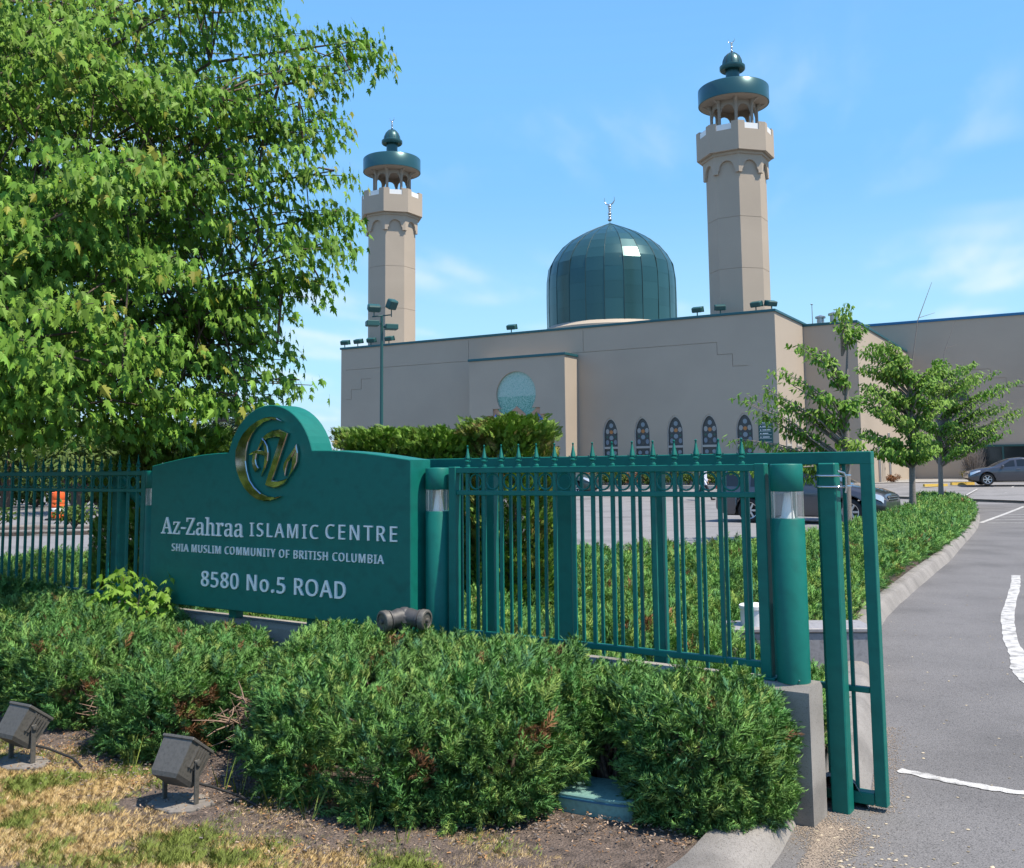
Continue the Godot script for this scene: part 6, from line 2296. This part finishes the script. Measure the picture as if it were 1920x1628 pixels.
# ---------------------------------------------------------------- other things about the lot
func make_lot_things() -> void:
	var m: MB
	# lamp post in front of the far minaret
	var t := thing("lamp_post", Vector3(-5.58, 0, -42.0), 0.35, "tall dark green lamp post with four heads before the far minaret", "lamp post")
	m = MB.new()
	m.tube([Vector3(0, 0, 0), Vector3(0, 4.0, 0), Vector3(0, 8.25, 0)], [0.085, 0.075, 0.06], 12)
	put("pole", m, M.green_far, t)
	m = MB.new()
	m.tube([Vector3(-0.42, 8.22, 0), Vector3(0.42, 8.34, 0)], [0.03, 0.03], 6)
	put("cross_arm", m, M.green_far, t)
	for q in [[-0.34, 8.48, 0.0, 0.55, 0.30, 0.0], [0.42, 8.66, 0.1, 0.44, 0.42, 0.5]]:
		m = MB.new()
		m.box(Vector3(q[0], q[1] + 0.12, q[2]), Vector3(q[3], q[4], 0.34), Basis(Vector3.UP, q[5]) * Basis(Vector3(1, 0, 0), 0.5), 0.05)
		m.tube([Vector3(q[0], 8.25, 0), Vector3(q[0], q[1], 0)], [0.025, 0.025], 6)
		put("floodlight", m, M.green_far, t)
	for q in [[-0.42, 7.92], [0.40, 7.80]]:
		m = MB.new()
		m.box(Vector3(q[0], q[1], 0.05), Vector3(0.55, 0.24, 0.42), Basis.IDENTITY, 0.03)
		m.bx(minf(0.0, q[0]), maxf(0.0, q[0]), q[1] - 0.04, q[1] + 0.04, -0.03, 0.03)
		put("shoebox_head", m, M.green_far, t)
	for q in [[Vector3(-17.9, 0, -70.0), 6.6, "thin distant lamp post with twin heads above the sign crest", 0.9], [Vector3(-12.1, 0, -40.0), 3.75, "small lamp post with one arm behind the shaded cedars", 0.6]]:
		t = thing("far_lamp_post", q[0], 0.2, q[2], "lamp post")
		m = MB.new()
		m.tube([Vector3.ZERO, Vector3(0, q[1], 0)], [0.09, 0.06], 8)
		put("pole", m, M.black, t)
		for s in ([-1, 1] if q[3] > 0.7 else [1]):
			m = MB.new()
			m.bx(minf(0, s * q[3] * 0.5), maxf(0, s * q[3] * 0.5), q[1] - 0.06, q[1], -0.03, 0.03)
			m.box(Vector3(s * q[3] * 0.55, q[1] + 0.16, 0), Vector3(0.5, 0.42, 0.4), Basis.IDENTITY, 0.04)
			put("lamp_head", m, M.black, t)
	# traffic barrel
	var bp := Vector3(-16.55, 0.0, -36.1)
	t = thing("traffic_barrel", bp, 0.0, "orange traffic barrel with white stripe seen through the shaded fence", "barrel")
	var hs := [0.0, 0.30, 0.44, 0.58, 0.72, 0.98]
	for i in 5:
		m = MB.new()
		m.lathe([Vector2(0.29 - i * 0.012, hs[i]), Vector2(0.30 - i * 0.012, hs[i] + 0.01), Vector2(0.285 - i * 0.012, hs[i + 1] - 0.01), Vector2(0.28 - i * 0.012, hs[i + 1])], 24)
		put("stripe" if i % 2 == 1 else "band", m, M.white if i == 1 else M.orange, t)
	m = MB.new()
	m.lathe([Vector2(0.24, 0.98), Vector2(0.2, 1.0), Vector2(0.0, 1.01)], 24)
	m.box(Vector3(0, 1.05, 0), Vector3(0.2, 0.1, 0.04), Basis.IDENTITY, 0.01)
	put("handle", m, M.orange, t)
	m = MB.new()
	m.lathe([Vector2(0.40, 0.0), Vector2(0.40, 0.05), Vector2(0.30, 0.07)], 24)
	put("base", m, M.rubber, t)
	# yellow wheel stops by the saloon
	var ws: Node3D
	for q in [[22.9, -53.9, 0.3], [24.6, -54.4, 0.3]]:
		var p := Vector3(q[0], gy(q[0], q[1]) + 0.105, q[1])
		if ws == null:
			ws = thing("wheel_stop", p, q[2], "yellow concrete wheel stop in front of the parked saloon", "wheel stop", "yellow wheel stops")
			m = MB.new()
			m.prism([Vector2(-0.09, 0), Vector2(0.09, 0), Vector2(0.06, 0.14), Vector2(-0.06, 0.14)], -0.75, 0.75, Transform3D(Basis(Vector3.UP, PI / 2), Vector3.ZERO))
			put("block", m, M.yellow, ws)
		else:
			copy(ws, p, q[2])
	# leaves and pebbles lying on the asphalt
	var xs := []
	var cs := []
	for i in 700:
		var z := -4.3 - 9.0 * pow(rng.randf(), 2.0)
		var x := rnd(1.2, 1.6 - z * 0.45)
		if rng.randf() < 0.45: x = 1.35 + absf(rng.randfn()) * 0.25 + maxf(-z - 5.2, 0.0) * 0.375
		xs.append(Transform3D(Basis(Vector3.UP, rnd(0, TAU)).scaled(Vector3(1, rnd(0.3, 0.8), rnd(0.6, 1.0)) * rnd(0.003, 0.011)), Vector3(x, 0.006, z)))
		cs.append(Color(0.42, 0.36, 0.26) * rnd(0.5, 1.4))
	var pb := MB.new()
	pb.lathe([Vector2(0.0, -0.4), Vector2(0.8, -0.1), Vector2(1.0, 0.1), Vector2(0.6, 0.5), Vector2(0.0, 0.6)], 6)
	var o := multi("grit", pb.mesh(), M.dead, xs, cs, self)
	tag(o, "pale grit and leaf crumbs scattered along the driveway edge", "grit")
	# sandy drift against the kerb end
	xs = []
	cs = []
	for i in 12000:
		var q := Vector2(1.42, -4.85) + Vector2(rng.randfn() * 0.11, rng.randfn() * 0.16)
		if rng.randf() < 0.5: q = Vector2(1.42, -4.85).lerp(Vector2(1.05, -4.1), rng.randf()) + Vector2(absf(rng.randfn()) * 0.09 + 0.02, rng.randfn() * 0.03)
		elif rng.randf() < 0.4: q = Vector2(1.72, -5.0).lerp(Vector2(2.35, -6.6), rng.randf()) + Vector2(absf(rng.randfn()) * 0.07, 0)
		xs.append(Transform3D(Basis(Vector3.UP, rnd(0, TAU)).scaled(Vector3.ONE * rnd(0.0015, 0.004)), Vector3(q.x, 0.006, q.y)))
		cs.append(Color(0.30, 0.245, 0.195) * rnd(0.6, 1.2))
	o = multi("sand", pb.mesh(), M.dead, xs, cs, self)
	tag(o, "brown sand drifted against the wall end and kerb", "sand")

func make_grass() -> void:
	# tufts of mostly straw coloured grass on the lawn strip
	var tufts := []
	for s in 3:
		var r := RandomNumberGenerator.new()
		r.seed = 60 + s
		var m := MB.new()
		for i in 17:
			var a := r.randf() * TAU
			var o := Vector3(cos(a), 0, sin(a)) * r.randf() * 0.5
			var d := (Vector3(cos(a) * 0.55, 1.0, sin(a) * 0.55) + rv_of(r) * 0.35).normalized() * r.randf_range(0.5, 1.0)
			blade(m, o, d, 0.042, Vector3(cos(a + 1.4), 0.5, sin(a + 1.4)).normalized())
		tufts.append(m.mesh())
	var nz := FastNoiseLite.new()
	nz.seed = 31; nz.frequency = 1.1; nz.fractal_octaves = 4
	var xs := [[], [], []]
	var cs := [[], [], []]
	for i in 80000:
		var p := Vector2(rnd(-3.9, 1.1), -3.4 - 3.0 * rng.randf())
		# keep inside: in front of the junipers, behind the kerb
		var v := Basis(Vector3.UP, -FA) * (Vector3(p.x, 0, p.y) - FO)
		var front := 1.22
		if v.x > -1.6: front = lerpf(1.15, 0.62, clampf((v.x + 1.6) / 0.9, 0, 1))
		if v.x > -0.7: front = 0.62
		if v.z < front - 0.12: continue
		var kerb_x := 0.98 + (p.y + 4.55) * -0.75
		if p.x > kerb_x - 0.10: continue
		var w := nz.get_noise_2d(p.x, p.y)
		var bare := smoothstep(0.75, 0.0, v.z - front) * 0.75 + smoothstep(-0.4, 0.6, p.x) * 0.45
		if w * 0.9 + rnd(-0.25, 0.25) < -0.38 + bare * 0.72: continue
		var k := rng.randi() % 3
		var green := nz.get_noise_2d(p.x * 1.6 + 50, p.y * 1.6) + rnd(-0.22, 0.22) + (0.15 if v.z < front + 0.4 else 0.0)
		var c := Color(0.50, 0.36, 0.16)
		if green > 0.24: c = Color(0.17, 0.22, 0.05)
		elif green > 0.14: c = Color(0.34, 0.29, 0.09)
		elif rng.randf() < 0.3: c = Color(0.56, 0.44, 0.25)
		var tall := rnd(0.018, 0.042) * (1.35 if green > 0.24 else 1.0)
		xs[k].append(Transform3D(Basis(Vector3.UP, rnd(0, TAU)).scaled(Vector3(tall * 1.1, tall * rnd(0.5, 1.1), tall * 1.1)), Vector3(p.x, LAWN - 0.012, p.y)))
		cs[k].append(c * rnd(0.65, 1.25))
	for k in 3:
		var o := multi(numbered("dry_grass"), tufts[k], M.grass, xs[k], cs[k], self)
		tag(o, "dry straw coloured grass with green patches in the foreground lawn", "grass")
	# taller weeds along the juniper edge
	for i in 9:
		var x := -3.4 + i * 0.27 + rnd(-0.08, 0.08)
		var at := fl(x - 0.1, LAWN, 1.28 + rnd(0.0, 0.12))
		if at.x > 0.2: continue
		var t := thing("grass_weed", at, 0.0, "wispy green weed at the foot of the junipers", "weed", "weeds at the juniper edge")
		var m := MB.new()
		m.use_col = true
		for k in 9:
			var a := rnd(0, TAU)
			m.tint = Color(0.17, 0.22, 0.05) * rnd(0.7, 1.3)
			blade(m, Vector3(cos(a), 0, sin(a)) * 0.02, Vector3(cos(a) * rnd(0.1, 0.5), 1.0, sin(a) * rnd(0.1, 0.5)) * rnd(0.07, 0.2), 0.006, Vector3(cos(a + 1.5), 0.3, sin(a + 1.5)).normalized())
		put("blades", m, M.grass, t)
	# chips and fallen scraps on the bare soil
	var ch := MB.new()
	ch.box(Vector3.ZERO, Vector3(1.0, 0.25, 0.4), Basis.IDENTITY, 0.05)
	var cx := []
	var cc := []
	for i in 3600:
		var v := Vector3(rnd(-4.4, -0.2), 0, 0)
		var front := 1.2 if v.x < -1.5 else lerpf(1.1, 0.45, clampf((v.x + 1.5) / 0.9, 0, 1))
		v.z = front + rng.randfn() * 0.22 + 0.12
		var w := fl(v.x, 0, v.z)
		if w.x > 0.95 + (w.z + 4.55) * -0.75 - 0.12: continue
		cx.append(Transform3D(Basis.from_euler(Vector3(rnd(-0.5, 0.5), rnd(0, TAU), rnd(-0.5, 0.5))).scaled(Vector3.ONE * rnd(0.005, 0.019)), Vector3(w.x, LAWN + 0.012, w.z)))
		cc.append([Color(0.22, 0.15, 0.10), Color(0.34, 0.25, 0.18), Color(0.30, 0.16, 0.07), Color(0.16, 0.14, 0.13)][rng.randi() % 4] * rnd(0.7, 1.4))
	var o2 := multi("bark_chips", ch.mesh(), M.dead, cx, cc, self)
	tag(o2, "bark chips and dead needles on the bare soil under the junipers", "mulch")
